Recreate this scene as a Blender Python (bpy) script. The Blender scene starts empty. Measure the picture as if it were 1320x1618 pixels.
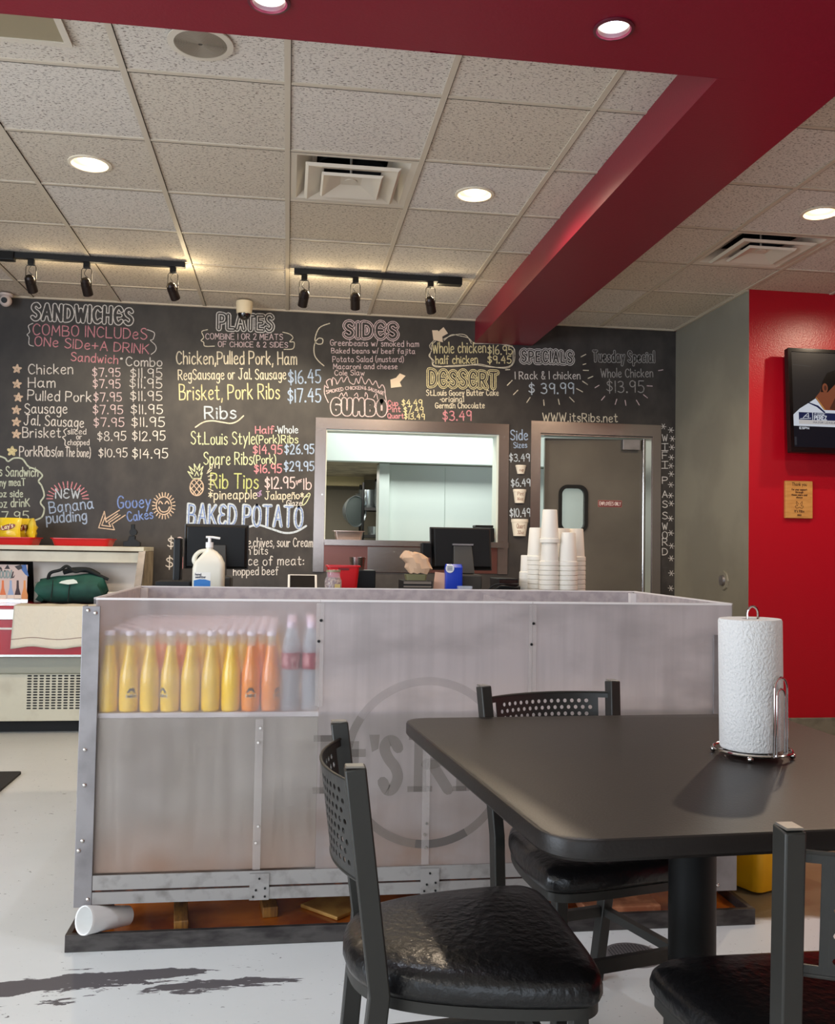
import bpy, bmesh, math, random
from mathutils import Vector, Matrix
random.seed(7)
PI = math.pi
sc = bpy.context.scene
COL = sc.collection

# ---------------------------------------------------------------- camera
F_PX = 1478.81; YAW = .137711; PITCH = .0400961; ROLL = .0166159; ZC = 1.22
def cam_axes():
    cy, sy, cp, sp = math.cos(YAW), math.sin(YAW), math.cos(PITCH), math.sin(PITCH)
    Fw = Vector((sy*cp, cy*cp, sp)); R0 = Vector((cy, -sy, 0)); D0 = -Vector((-sy*sp, -cy*sp, cp))
    c, s = math.cos(ROLL), math.sin(ROLL)
    return R0*c - D0*s, R0*s + D0*c, Fw
RT, DN, FW = cam_axes()
cd = bpy.data.cameras.new('camera'); cam = bpy.data.objects.new('camera', cd); COL.objects.link(cam)
m3 = Matrix((RT, -DN, -FW)).transposed()
cam.matrix_world = Matrix.Translation((0, 0, ZC)) @ m3.to_4x4()
cd.sensor_fit = 'HORIZONTAL'; cd.sensor_width = 36; cd.lens = 36*F_PX/1320; cd.clip_start = .02
sc.camera = cam
def ray(u, v): return RT*((u-660)/F_PX) + DN*((v-809)/F_PX) + FW
def onY(y, u, v):
    d = ray(u, v); t = y/d.y; return Vector((d.x*t, y, ZC+d.z*t))
WALL_Y = 7.04
def onW(u, v): 
    p = onY(WALL_Y, u, v); return p.x, p.z

# ---------------------------------------------------------------- light
sc.view_settings.view_transform = 'Standard'; sc.view_settings.look = 'None'
sc.view_settings.gamma = 1; sc.view_settings.use_curve_mapping = False
sc.view_settings.exposure = -0.5
w = bpy.data.worlds.new('World'); sc.world = w; w.use_nodes = True
w.node_tree.nodes['Background'].inputs[0].default_value = (.80, .90, 1, 1)
w.node_tree.nodes['Background'].inputs[1].default_value = .6
def area_light(name, loc, size, size_y, power, color, target):
    d = bpy.data.lights.new(name, 'AREA'); d.shape = 'RECTANGLE'; d.size = size; d.size_y = size_y
    d.energy = power; d.color = color
    o = bpy.data.objects.new(name, d); COL.objects.link(o); o.location = loc
    o.rotation_euler = (Vector(target)-Vector(loc)).to_track_quat('-Z', 'Y').to_euler()
    return o
WARM = (1, .80, .58); COOL = (.80, .88, 1)
K_DAY = 130; K_LEFT = 330; K_KITCHEN = 74; K_CAN = 80; K_BEAMCAN = 36; K_TRACK = 60; K_GLOW = 5.0; K_FLUOR = 60
# daylight through the storefront windows behind the camera
area_light('storefront_daylight', (-1.2, -3.9, 1.55), 4.6, 2.1, K_DAY, (.80, .89, 1), (-.6, 6, 2.1))
area_light('side_window_daylight', (-3.95, .6, 1.5), 3.6, 2.0, K_LEFT, (.80, .89, 1), (2, 1.6, 1.5))
# fluorescent fittings of the dining room behind the camera
area_light('dining_ceiling_light', (-2.6, -1.6, 2.97), 1.2, .6, K_FLUOR, (1, .93, .84), (-2.6, -1.6, 0))
area_light('dining_ceiling_light', (4.2, 1.2, 2.97), 1.2, .6, K_FLUOR, (1, .93, .84), (4.2, 1.2, 0))
area_light('kitchen_ceiling_light', (1.2, 7.9, 2.95), 1.6, .5, K_KITCHEN, (.95, 1, .95), (1.2, 7.9, 0))
area_light('kitchen_ceiling_light', (.5, 9.6, 1.98), .9, .4, 34, (1, .95, .85), (.5, 9.6, 0))

# ---------------------------------------------------------------- materials
def lin(c):
    return tuple(((x/255)/12.92 if x/255 <= .04045 else ((x/255+.055)/1.055)**2.4) for x in c)+(1,)
MATS = {}
def mat(name, rgb, rough=.5, metal=0, spec=.5, noise=None, bump=None, coat=0, alpha=1, emit=None, trans=0, scale=None):
    """noise=(scale, other rgb, lo, hi); bump=(scale, strength)"""
    if name in MATS: return MATS[name]
    m = bpy.data.materials.new(name); m.use_nodes = True; nt = m.node_tree; N = nt.nodes; L = nt.links
    b = N['Principled BSDF']; b.inputs['Base Color'].default_value = lin(rgb)
    b.inputs['Roughness'].default_value = rough; b.inputs['Metallic'].default_value = metal
    b.inputs['Specular IOR Level'].default_value = spec; b.inputs['Coat Weight'].default_value = coat
    b.inputs['Alpha'].default_value = alpha; b.inputs['Transmission Weight'].default_value = trans
    if emit:
        b.inputs['Emission Color'].default_value = lin(emit[0]); b.inputs['Emission Strength'].default_value = emit[1]
    tc = N.new('ShaderNodeTexCoord'); mp = N.new('ShaderNodeMapping'); L.new(tc.outputs['Object'], mp.inputs[0])
    if scale: mp.inputs['Scale'].default_value = scale
    if noise:
        n = N.new('ShaderNodeTexNoise'); n.inputs['Scale'].default_value = noise[0]; n.inputs['Detail'].default_value = 5
        r = N.new('ShaderNodeValToRGB'); L.new(mp.outputs[0], n.inputs['Vector']); L.new(n.outputs['Fac'], r.inputs[0])
        r.color_ramp.elements[0].position = noise[2]; r.color_ramp.elements[1].position = noise[3]
        r.color_ramp.elements[0].color = lin(rgb); r.color_ramp.elements[1].color = lin(noise[1])
        L.new(r.outputs[0], b.inputs['Base Color'])
    if bump:
        n2 = N.new('ShaderNodeTexNoise'); n2.inputs['Scale'].default_value = bump[0]; n2.inputs['Detail'].default_value = 3
        bp = N.new('ShaderNodeBump'); bp.inputs['Strength'].default_value = bump[1]; bp.inputs['Distance'].default_value = .004
        L.new(mp.outputs[0], n2.inputs['Vector']); L.new(n2.outputs['Fac'], bp.inputs['Height']); L.new(bp.outputs[0], b.inputs['Normal'])
    MATS[name] = m; return m

M_RED = mat('red_paint', (122, 14, 38), .36, bump=(90, .12))
M_REDW = mat('red_wall_paint', (170, 10, 30), .30, bump=(110, .25))
M_GREY = mat('grey_wall_paint', (134, 130, 118), .55, noise=(1.6, (146, 142, 128), .45, .6))
M_WHITE = mat('white_paint', (226, 230, 224), .5)
M_BASEB = mat('concrete_grey', (120, 118, 104), .7, noise=(14, (98, 96, 84), .4, .65))
M_STEEL = mat('brushed_steel', (176, 164, 158), .22, 1, bump=(60, .05), scale=(1, 1, 14))
M_STEELD = mat('dull_steel', (146, 142, 143), .45, .7, noise=(9, (122, 118, 119), .4, .7))
M_ALU = mat('aluminium', (158, 154, 151), .42, .5, noise=(22, (126, 122, 118), .5, .75))
M_BLACK = mat('black_plastic', (13, 13, 14), .4, spec=.3)
M_BLACKM = mat('black_matte', (14, 14, 15), .7)
M_CHROME = mat('chrome', (205, 200, 196), .1, 1)
M_FOAM = mat('white_foam', (232, 224, 210), .55)
M_CHAIR = mat('gunmetal_powder_coat', (43, 42, 39), .42, .35)
M_CAP = mat('raw_steel_end', (150, 149, 146), .35, .9)
M_VINYL = mat('black_vinyl', (15, 14, 15), .30, bump=(55, .6), spec=.42)
M_RUBBER = mat('black_rubber', (12, 12, 12), .8)
M_KWALL = mat('kitchen_white', (222, 232, 226), .55)
M_KGREY = mat('kitchen_grey', (118, 112, 98), .7)

def board_mat():
    m = mat('chalkboard', (40, 37, 37), .55)
    nt = m.node_tree; N = nt.nodes; L = nt.links; b = N['Principled BSDF']
    tc = N.new('ShaderNodeTexCoord')
    n1 = N.new('ShaderNodeTexNoise'); n1.inputs['Scale'].default_value = 1.3; n1.inputs['Detail'].default_value = 6
    mp = N.new('ShaderNodeMapping'); mp.inputs['Scale'].default_value = (3.2, 3.2, 2.2)
    n2 = N.new('ShaderNodeTexNoise'); n2.inputs['Scale'].default_value = 3; n2.inputs['Detail'].default_value = 4
    L.new(tc.outputs['Object'], n1.inputs['Vector']); L.new(tc.outputs['Object'], mp.inputs[0]); L.new(mp.outputs[0], n2.inputs['Vector'])
    mx = N.new('ShaderNodeMath'); mx.operation = 'MULTIPLY'; L.new(n1.outputs['Fac'], mx.inputs[0]); L.new(n2.outputs['Fac'], mx.inputs[1])
    r = N.new('ShaderNodeValToRGB'); L.new(mx.outputs[0], r.inputs[0])
    r.color_ramp.elements[0].position = .1; r.color_ramp.elements[1].position = .5
    r.color_ramp.elements[0].color = lin((37, 34, 34)); r.color_ramp.elements[1].color = lin((72, 67, 64))
    L.new(r.outputs[0], b.inputs['Base Color'])
    return m
M_BOARD = board_mat()

def ceiling_mat():
    m = mat('acoustic_tile', (220, 210, 196), .9)
    nt = m.node_tree; N = nt.nodes; L = nt.links; b = N['Principled BSDF']
    tc = N.new('ShaderNodeTexCoord'); mp = N.new('ShaderNodeMapping'); mp.inputs['Scale'].default_value = (1, 2.3, 1)
    L.new(tc.outputs['Object'], mp.inputs[0])
    n = N.new('ShaderNodeTexNoise'); n.inputs['Scale'].default_value = 74; n.inputs['Detail'].default_value = 2.5; n.inputs['Distortion'].default_value = .6
    L.new(mp.outputs[0], n.inputs['Vector'])
    r = N.new('ShaderNodeValToRGB'); r.color_ramp.elements[0].position = .36; r.color_ramp.elements[1].position = .43
    r.color_ramp.elements[0].color = (.16, .13, .11, 1); r.color_ramp.elements[1].color = (1, 1, 1, 1)
    L.new(n.outputs['Fac'], r.inputs[0])
    # each tile its own faint tint
    mp2 = N.new('ShaderNodeMapping'); mp2.inputs['Location'].default_value = (.0375/.6096, -3.558/.6096+6, .5)
    mp2.inputs['Scale'].default_value = (1/.6096, 1/.6096, 0)
    fl = N.new('ShaderNodeVectorMath'); fl.operation = 'FLOOR'; L.new(tc.outputs['Object'], mp2.inputs[0]); L.new(mp2.outputs[0], fl.inputs[0])
    wn = N.new('ShaderNodeTexWhiteNoise'); wn.noise_dimensions = '3D'; L.new(fl.outputs[0], wn.inputs['Vector'])
    tr = N.new('ShaderNodeValToRGB'); tr.color_ramp.elements[0].color = lin((200, 187, 168)); tr.color_ramp.elements[1].color = lin((214, 207, 199))
    L.new(wn.outputs['Value'], tr.inputs[0])
    mm = N.new('ShaderNodeMix'); mm.data_type = 'RGBA'; mm.blend_type = 'MULTIPLY'; mm.inputs[0].default_value = .85
    L.new(tr.outputs[0], mm.inputs[6]); L.new(r.outputs[0], mm.inputs[7]); L.new(mm.outputs[2], b.inputs['Base Color'])
    bp = N.new('ShaderNodeBump'); bp.inputs['Strength'].default_value = .4; bp.inputs['Distance'].default_value = .003
    L.new(n.outputs['Fac'], bp.inputs['Height']); L.new(bp.outputs[0], b.inputs['Normal'])
    return m
M_TILE = ceiling_mat()
M_TBAR = mat('ceiling_grid_metal', (196, 184, 166), .55); M_TILESHADE = mat('ceiling_tile_shade', (46, 38, 32), .9)

def floor_mat():
    m = mat('painted_floor', (214, 216, 214), .34)
    nt = m.node_tree; N = nt.nodes; L = nt.links; b = N['Principled BSDF']
    tc = N.new('ShaderNodeTexCoord')
    sx = N.new('ShaderNodeSeparateXYZ'); L.new(tc.outputs['Object'], sx.inputs[0])
    def math_(op, a, c, d=None):
        q = N.new('ShaderNodeMath'); q.operation = op
        for i, x in enumerate((a, c, d)):
            if x is None: continue
            if isinstance(x, (int, float)): q.inputs[i].default_value = x
            else: L.new(x, q.inputs[i])
        return q.outputs[0]
    def noise(scale, sc3, detail=5, dist=0, loc=(0, 0, 0)):
        mp = N.new('ShaderNodeMapping'); mp.inputs['Scale'].default_value = sc3; mp.inputs['Location'].default_value = loc
        mp.inputs['Rotation'].default_value = (0, 0, -.06)
        L.new(tc.outputs['Object'], mp.inputs[0])
        n = N.new('ShaderNodeTexNoise'); n.inputs['Scale'].default_value = scale; n.inputs['Detail'].default_value = detail
        n.inputs['Distortion'].default_value = dist; n.inputs['Roughness'].default_value = .62
        L.new(mp.outputs[0], n.inputs['Vector']); return n.outputs['Fac']
    def ramp(x, lo, hi):
        r = N.new('ShaderNodeMapRange'); r.inputs[1].default_value = lo; r.inputs[2].default_value = hi; L.new(x, r.inputs[0]); return r.outputs[0]
    base = N.new('ShaderNodeMix'); base.data_type = 'RGBA'
    base.inputs[6].default_value = lin((212, 216, 214)); base.inputs[7].default_value = lin((230, 232, 230))
    L.new(noise(2.2, (1, 1, 1)), base.inputs[0])
    # worn streaks along X where chairs scrape, strongest in front of the drip tray
    big = noise(4.2, (.9, 5.2, 1), 8, .3, (3.1, 1.7, 0))
    dy = math_('SUBTRACT', sx.outputs['Y'], 2.70)
    band = math_('MAXIMUM', math_('SUBTRACT', 1, math_('ABSOLUTE', math_('DIVIDE', dy, .30), 0)), 0)
    leftw = ramp(sx.outputs['X'], .55, -.1)
    thr = math_('SUBTRACT', .735, math_('MULTIPLY', math_('MULTIPLY', band, leftw), .145))
    patch = ramp(math_('SUBTRACT', big, thr), 0, .012)
    specks = ramp(noise(26, (1, 2.4, 1), 4, .8), .69, .71)
    spk2 = ramp(noise(60, (1, 1.6, 1), 3, .5), .70, .72)
    # long scrapes in the paint in front of the tray
    wob = noise(9, (1, 3, 1), 6, .4, (2, 9, 0)); scr_ = patch
    for xa, ya, xb, yb, hw in ((-1.1, 2.71, -.16, 2.80, .05), (-.38, 2.695, .08, 2.72, .028), (-.95, 2.62, -.70, 2.635, .014), (-.64, 2.645, -.53, 2.655, .012), (-1.6, 2.60, -1.0, 2.66, .05)):
        yl = math_('ADD', ya, math_('MULTIPLY', math_('SUBTRACT', sx.outputs['X'], xa), (yb-ya)/(xb-xa)))
        dd = math_('ABSOLUTE', math_('ADD', math_('SUBTRACT', sx.outputs['Y'], yl), math_('MULTIPLY', math_('SUBTRACT', wob, .5), .16)), 0)
        xm = math_('SUBTRACT', 1, math_('POWER', math_('ABSOLUTE', math_('DIVIDE', math_('SUBTRACT', sx.outputs['X'], (xa+xb)/2), (xb-xa)/2), 0), 4))
        scr_ = math_('MAXIMUM', scr_, ramp(math_('SUBTRACT', math_('MULTIPLY', hw, math_('ADD', xm, math_('MULTIPLY', math_('SUBTRACT', wob, .5), 1.6))), dd), 0, .004))
    patch = scr_
    wear = math_('MAXIMUM', patch, math_('MAXIMUM', specks, math_('MULTIPLY', spk2, .8)))
    mx = N.new('ShaderNodeMix'); mx.data_type = 'RGBA'; L.new(wear, mx.inputs[0]); L.new(base.outputs[2], mx.inputs[6])
    mx.inputs[7].default_value = lin((92, 88, 90))
    # bare tan concrete to the right of the counter
    edge = noise(3.5, (1, 1, 1), 6, .2, (5, 2, 0))
    yy = ramp(math_('ADD', sx.outputs['Y'], math_('MULTIPLY', math_('SUBTRACT', edge, .5), .12)), 2.98, 3.02)
    xx = ramp(sx.outputs['X'], 1.35, 1.42)
    tanf = math_('MULTIPLY', yy, xx)
    tan = N.new('ShaderNodeMix'); tan.data_type = 'RGBA'; tan.inputs[6].default_value = lin((150, 138, 108)); tan.inputs[7].default_value = lin((108, 94, 70))
    L.new(noise(5, (1, 1, 1), 7, .5, (1, 7, 0)), tan.inputs[0])
    m2 = N.new('ShaderNodeMix'); m2.data_type = 'RGBA'; L.new(tanf, m2.inputs[0]); L.new(mx.outputs[2], m2.inputs[6]); L.new(tan.outputs[2], m2.inputs[7])
    L.new(m2.outputs[2], b.inputs['Base Color'])
    L.new(math_('ADD', .30, math_('MULTIPLY', wear, .35)), b.inputs['Roughness'])
    return m
M_FLOOR = floor_mat()

# ---------------------------------------------------------------- mesh helpers
class MB:
    def __init__(s): s.v = []; s.f = []; s.mi = []; s.cur = 0
    def add(s, vs, fs):
        o = len(s.v); s.v += [tuple(p) for p in vs]
        for f in fs: s.f.append(tuple(i+o for i in f)); s.mi.append(s.cur)
        return s
    def box(s, x0, x1, y0, y1, z0, z1):
        return s.add([(x0,y0,z0),(x1,y0,z0),(x1,y1,z0),(x0,y1,z0),(x0,y0,z1),(x1,y0,z1),(x1,y1,z1),(x0,y1,z1)],
                     [(0,3,2,1),(4,5,6,7),(0,1,5,4),(1,2,6,5),(2,3,7,6),(3,0,4,7)])
    def hexa(s, p): return s.add(p, [(0,3,2,1),(4,5,6,7),(0,1,5,4),(1,2,6,5),(2,3,7,6),(3,0,4,7)])
    def prism(s, poly, z0, z1, fn=None):
        """poly of (a,b); fn(a,b,c) -> xyz"""
        fn = fn or (lambda a, b, c: (a, b, c)); n = len(poly)
        vs = [fn(a, b, z0) for a, b in poly]+[fn(a, b, z1) for a, b in poly]
        fs = [tuple(reversed(range(n))), tuple(range(n, 2*n))]+[(i, (i+1) % n, (i+1) % n+n, i+n) for i in range(n)]
        return s.add(vs, fs)
    def rings(s, rings, close=False, cap0=True, cap1=True):
        n = len(rings[0]); vs = [p for r in rings for p in r]; fs = []
        k = len(rings)
        for i in range(k if close else k-1):
            a, b = i*n, ((i+1) % k)*n
            for j in range(n): fs.append((a+j, a+(j+1) % n, b+(j+1) % n, b+j))
        if not close:
            if cap0: fs.append(tuple(reversed(range(n))))
            if cap1: fs.append(tuple(range((k-1)*n, k*n)))
        return s.add(vs, fs)
    def cyl(s, p0, p1, r0, r1=None, n=16, cap0=True, cap1=True):
        r1 = r0 if r1 is None else r1
        p0, p1 = Vector(p0), Vector(p1); d = (p1-p0).normalized()
        a = d.orthogonal().normalized(); b = d.cross(a)
        R = [[p+(a*math.cos(2*PI*i/n)+b*math.sin(2*PI*i/n))*r for i in range(n)] for p, r in ((p0, r0), (p1, r1))]
        return s.rings(R, cap0=cap0, cap1=cap1)
    def lathe(s, prof, c=(0, 0, 0), n=24, cap0=True, cap1=True):
        R = [[(c[0]+r*math.cos(2*PI*i/n), c[1]+r*math.sin(2*PI*i/n), c[2]+z) for i in range(n)] for r, z in prof]
        return s.rings(R, cap0=cap0, cap1=cap1)
    def tube(s, pts, r, n=8, closed=False, sq=None):
        """round tube, or square section when sq=(half_w, half_d, up)"""
        pts = [Vector(p) for p in pts]; k = len(pts); R = []; up = None
        for i, p in enumerate(pts):
            if closed: d = (pts[(i+1) % k]-pts[i-1])
            else: d = pts[min(i+1, k-1)]-pts[max(i-1, 0)]
            d.normalize()
            if sq:
                u = Vector(sq[2]); a = (u-d*u.dot(d)).normalized(); b = d.cross(a)
                R.append([p+a*x*sq[0]+b*y*sq[1] for x, y in ((-1,-1),(1,-1),(1,1),(-1,1))])
            else:
                if up is None: up = d.orthogonal()
                a = (up-d*up.dot(d)); a = a.normalized() if a.length > 1e-6 else d.orthogonal().normalized()
                up = a; b = d.cross(a)
                R.append([p+(a*math.cos(2*PI*j/n)+b*math.sin(2*PI*j/n))*r for j in range(n)])
        return s.rings(R, close=closed)
    def sphere(s, c, r, n=12, m=8, sq=(1, 1, 1)):
        R = []
        for i in range(m+1):
            t = PI*i/m; z = -math.cos(t); q = max(math.sin(t), .001)
            R.append([(c[0]+r*q*math.cos(2*PI*j/n)*sq[0], c[1]+r*q*math.sin(2*PI*j/n)*sq[1], c[2]+r*z*sq[2]) for j in range(n)])
        return s.rings(R)
    def build(s, name, mats, parent=None, smooth=.6, bevel=0, recalc=True):
        me = bpy.data.meshes.new(name); me.from_pydata(s.v, [], s.f)
        mats = mats if isinstance(mats, (list, tuple)) else [mats]
        for m in mats: me.materials.append(m)
        me.polygons.foreach_set('material_index', s.mi)
        if recalc:
            bm = bmesh.new(); bm.from_mesh(me); bmesh.ops.recalc_face_normals(bm, faces=bm.faces); bm.to_mesh(me); bm.free()
        if smooth:
            me.shade_smooth(); me.set_sharp_from_angle(angle=smooth)
        me.update()
        o = bpy.data.objects.new(name, me); COL.objects.link(o)
        if parent: o.parent = parent
        if bevel:
            b = o.modifiers.new('Bevel', 'BEVEL'); b.width = bevel; b.segments = 2; b.limit_method = 'ANGLE'
            b.harden_normals = False
        return o
def B(*a): return MB().box(*a)
def thing(name, label, cat, loc=(0, 0, 0), rz=0, group=None):
    o = bpy.data.objects.new(name, None); COL.objects.link(o); o.empty_display_size = .05
    o.location = loc; o.rotation_euler = (0, 0, rz); return tag(o, label, cat, group)
def tag(o, label, cat, group=None, kind=None):
    o['label'] = label; o['category'] = cat
    if group: o['group'] = group
    if kind: o['kind'] = kind
    return o
def struct(o, label=None):
    o['kind'] = 'structure'
    if label: o['label'] = label
    return o
def dup(root, loc=None, rz=None, label=None, group=None):
    r = root.copy(); COL.objects.link(r)
    if loc is not None: r.location = loc
    if rz is not None: r.rotation_euler = (0, 0, rz)
    if label: r['label'] = label
    if group: r['group'] = group
    for ch in list(root.children):
        c = ch.copy(); COL.objects.link(c); c.parent = r
        for g in list(ch.children):
            d = g.copy(); COL.objects.link(d); d.parent = c
    return r
ORD = ['first', 'second', 'third', 'fourth', 'fifth', 'sixth', 'seventh', 'eighth', 'ninth', 'tenth', 'eleventh', 'twelfth']
def rrect(x0, x1, y0, y1, r, k=6):
    out = []
    for cx, cy, a0 in ((x1-r, y1-r, 0), (x0+r, y1-r, PI/2), (x0+r, y0+r, PI), (x1-r, y0+r, 3*PI/2)):
        for i in range(k+1): out.append((cx+r*math.cos(a0+PI/2*i/k), cy+r*math.sin(a0+PI/2*i/k)))
    return out
def catmull(P, k=5, closed=False):
    P = [tuple(p) for p in P]
    if len(P) < 3: return P
    n = len(P); out = []
    rng = range(n if closed else n-1)
    for i in rng:
        g = (lambda j: P[j % n]) if closed else (lambda j: P[max(0, min(n-1, j))])
        p0, p1, p2, p3 = g(i-1), g(i), g(i+1), g(i+2)
        for s in range(k):
            t = s/k
            out.append(tuple(.5*((2*b)+(-a+c)*t+(2*a-5*b+4*c-d)*t*t+(-a+3*b-3*c+d)*t**3) for a, b, c, d in zip(p0, p1, p2, p3)))
    if not closed: out.append(P[-1])
    return out
# ================================================================ the room
HC = 3.0; T = .6096; GX = -.0375; GY = 3.558
struct(B(-4.2, 6.2, -4.2, 11.6, -.12, 0).build('floor', M_FLOOR, smooth=0), 'off-white painted concrete floor with worn grey streaks')
# --- suspended ceiling: cells, some with a round hole for a recessed lamp, some open for a diffuser
CANS = [(-.954, 4.484), (.889, 4.530), (2.702, 4.457), (3.925, 4.92)]
CAN_R = .082
DIFF = {(0, 1), (4, 2)}
cm = MB(); tb = MB()
i0, i1, j0, j1 = -7, 10, -13, 5
for i in range(i0, i1+1):
    for j in range(j0, j1+1):
        xa, xb = GX+i*T, GX+(i+1)*T; ya, yb = GY+j*T, GY+(j+1)*T
        if ya > WALL_Y-.02 or (i, j) in DIFF: continue
        yb = min(yb, WALL_Y)
        hole = [c for c in CANS if xa < c[0] < xb and ya < c[1] < yb]
        if not hole: cm.add([(xa, ya, HC), (xb, ya, HC), (xb, yb, HC), (xa, yb, HC)], [(0, 3, 2, 1)])
        else:
            hx, hy = hole[0]; n = 32; inner = []; outer = []
            for k in range(n):
                a = 2*PI*k/n; c, s = math.cos(a), math.sin(a); inner.append((hx+CAN_R*c, hy+CAN_R*s, HC))
                tx = ((xb-hx) if c > 0 else (xa-hx))/c if abs(c) > 1e-9 else 1e9
                ty = ((yb-hy) if s > 0 else (ya-hy))/s if abs(s) > 1e-9 else 1e9
                t = min(tx, ty); outer.append((hx+c*t, hy+s*t, HC))
            fs = [(k, (k+1) % n, (k+1) % n+n, k+n) for k in range(n)]
            cm.add(inner+outer, fs)
            for cx_, cy_ in ((xa, ya), (xb, ya), (xb, yb), (xa, yb)):   # corners
                o = sorted(range(n), key=lambda k: (outer[k][0]-cx_)**2+(outer[k][1]-cy_)**2)[:2]
                cm.add([outer[o[0]], outer[o[1]], (cx_, cy_, HC)], [(0, 1, 2)])
cm.box(-4.2, 6.2, -4.2, 7.04, 3.28, 3.34)
ceil_o = struct(cm.build('ceiling', M_TILE, smooth=0, recalc=False), 'suspended ceiling of speckled beige acoustic tiles')
for i in range(i0, i1+2):
    x = GX+i*T; tb.box(x-.012, x+.012, GY+j0*T, WALL_Y-.001, HC-.006, HC+.002)
for j in range(j0, j1+2):
    y = GY+j*T
    if y < WALL_Y: tb.box(GX+i0*T, GX+(i1+1)*T, y-.011, y+.008, HC-.005, HC+.002)
tb.cur = 1  # shadow lines along the tile edges, painted as thin dark strips
for j in range(j0, j1+2):
    y = GY+j*T
    if y < WALL_Y: tb.box(GX+i0*T, GX+(i1+1)*T, y+.0085, y+.0125, HC-.0052, HC+.002)
for i in range(i0, i1+2):
    x = GX+i*T; tb.box(x+.0121, x+.0141, GY+j0*T, WALL_Y-.001, HC-.0055, HC+.002)
tb.cur = 0
tb.box(-4, 3.03, WALL_Y-.022, WALL_Y-.001, HC-.012, HC+.002)
tb.box(3.008, 3.029, 5.85, WALL_Y, HC-.012, HC+.002)
tb.build('ceiling_grid', [M_TBAR, M_TILESHADE], ceil_o, smooth=0)
# --- chalkboard wall with the pass-through window and the swing door
PX0, PX1, PZ0, PZ1 = .272, 1.60, 1.285, 2.115
DX0, DX1, DZ1 = 1.93, 2.836, 2.135
wb = MB(); ya, yb = WALL_Y, WALL_Y+.15
wb.box(-4.2, PX0, ya, yb, 0, 3.3); wb.box(PX0, PX1, ya, yb, 0, PZ0); wb.box(PX0, PX1, ya, yb, PZ1, 3.3)
wb.box(PX1, DX0, ya, yb, 0, 3.3); wb.box(DX0, DX1, ya, yb, DZ1, 3.3); wb.box(DX1, 3.6, ya, yb, 0, 3.3)
wall_back = struct(wb.build('wall_back', M_BOARD, smooth=0), 'black chalkboard menu wall covered in coloured chalk lettering')
struct(B(3.03, 3.18, 5.8485, WALL_Y, 0, 3.3).build('wall_return', M_GREY, smooth=0), 'grey painted side wall between chalkboard and red wall')
struct(B(3.0315, 6.2, 5.8475, 6.0, 0, 3.3).build('wall_right', M_REDW, smooth=0), 'glossy red wall with the television')
struct(B(3.034, 6.0, 5.824, 5.847, .001, .148).build('baseboard_right', M_BASEB, smooth=0, bevel=.004), 'grey concrete baseboard under the red wall')
wl = MB(); wl.box(-4.2, -4.05, -4.2, WALL_Y, 0, .45); wl.box(-4.2, -4.05, -4.2, WALL_Y, 2.55, 3.3); wl.box(-4.2, -4.05, -4.2, -1.3, .45, 2.55); wl.box(-4.2, -4.05, 2.5, WALL_Y, .45, 2.55)
struct(wl.build('wall_left', M_GREY, smooth=0))
struct(B(6.05, 6.2, -4.2, 5.85, 0, 3.3).build('wall_east', M_REDW, smooth=0))
wf = MB(); wf.box(-4.2, 6.2, -4.25, -4.1, 0, .5); wf.box(-4.2, 6.2, -4.25, -4.1, 2.6, 3.3)
wf.box(-4.2, -3.5, -4.25, -4.1, .5, 2.6); wf.box(1.1, 6.2, -4.25, -4.1, .5, 2.6)
struct(wf.build('wall_front', M_GREY, smooth=0))
# --- red soffit beams
RX0, RX1, RZ = 1.40, 1.855, 2.82
cb = MB(); ya, yb = 2.15, 2.922; BC = [(-.088, 2.72), (.953, 2.69)]; BCR = .052
cb.add([(-4.05, ya, RZ), (6.05, ya, RZ), (6.05, ya, HC), (-4.05, ya, HC)], [(0, 1, 2, 3)])
cb.add([(-4.05, yb, RZ), (6.05, yb, RZ), (6.05, yb, HC), (-4.05, yb, HC)], [(3, 2, 1, 0)])
xs = [-4.05, -.6, .42, 1.5, 6.05]
for k in range(4):
    xa, xb = xs[k], xs[k+1]; hole = [c for c in BC if xa < c[0] < xb]
    if not hole: cb.add([(xa, ya, RZ), (xb, ya, RZ), (xb, yb, RZ), (xa, yb, RZ)], [(0, 3, 2, 1)]); continue
    hx, hy = hole[0]; n = 32; inner = []; outer = []
    for q in range(n):
        a = 2*PI*q/n; c, s = math.cos(a), math.sin(a); inner.append((hx+BCR*c, hy+BCR*s, RZ))
        tx = ((xb-hx) if c > 0 else (xa-hx))/c if abs(c) > 1e-9 else 1e9
        ty = ((yb-hy) if s > 0 else (ya-hy))/s if abs(s) > 1e-9 else 1e9
        t = min(tx, ty); outer.append((hx+c*t, hy+s*t, RZ))
    cb.add(inner+outer, [(q, (q+1) % n, (q+1) % n+n, q+n) for q in range(n)])
    for cx_, cy_ in ((xa, ya), (xb, ya), (xb, yb), (xa, yb)):
        o = sorted(range(n), key=lambda q: (outer[q][0]-cx_)**2+(outer[q][1]-cy_)**2)[:2]
        cb.add([outer[o[0]], outer[o[1]], (cx_, cy_, RZ)], [(0, 1, 2)])
struct(cb.build('trim_1', M_RED, smooth=0, recalc=False), 'dark red ceiling beam crossing above the dining area')
struct(B(RX0, RX1, 2.90, WALL_Y-.001, RZ+.0004, HC).build('trim_2', M_RED, smooth=0), 'red ceiling beam running to the chalkboard wall')
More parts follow.
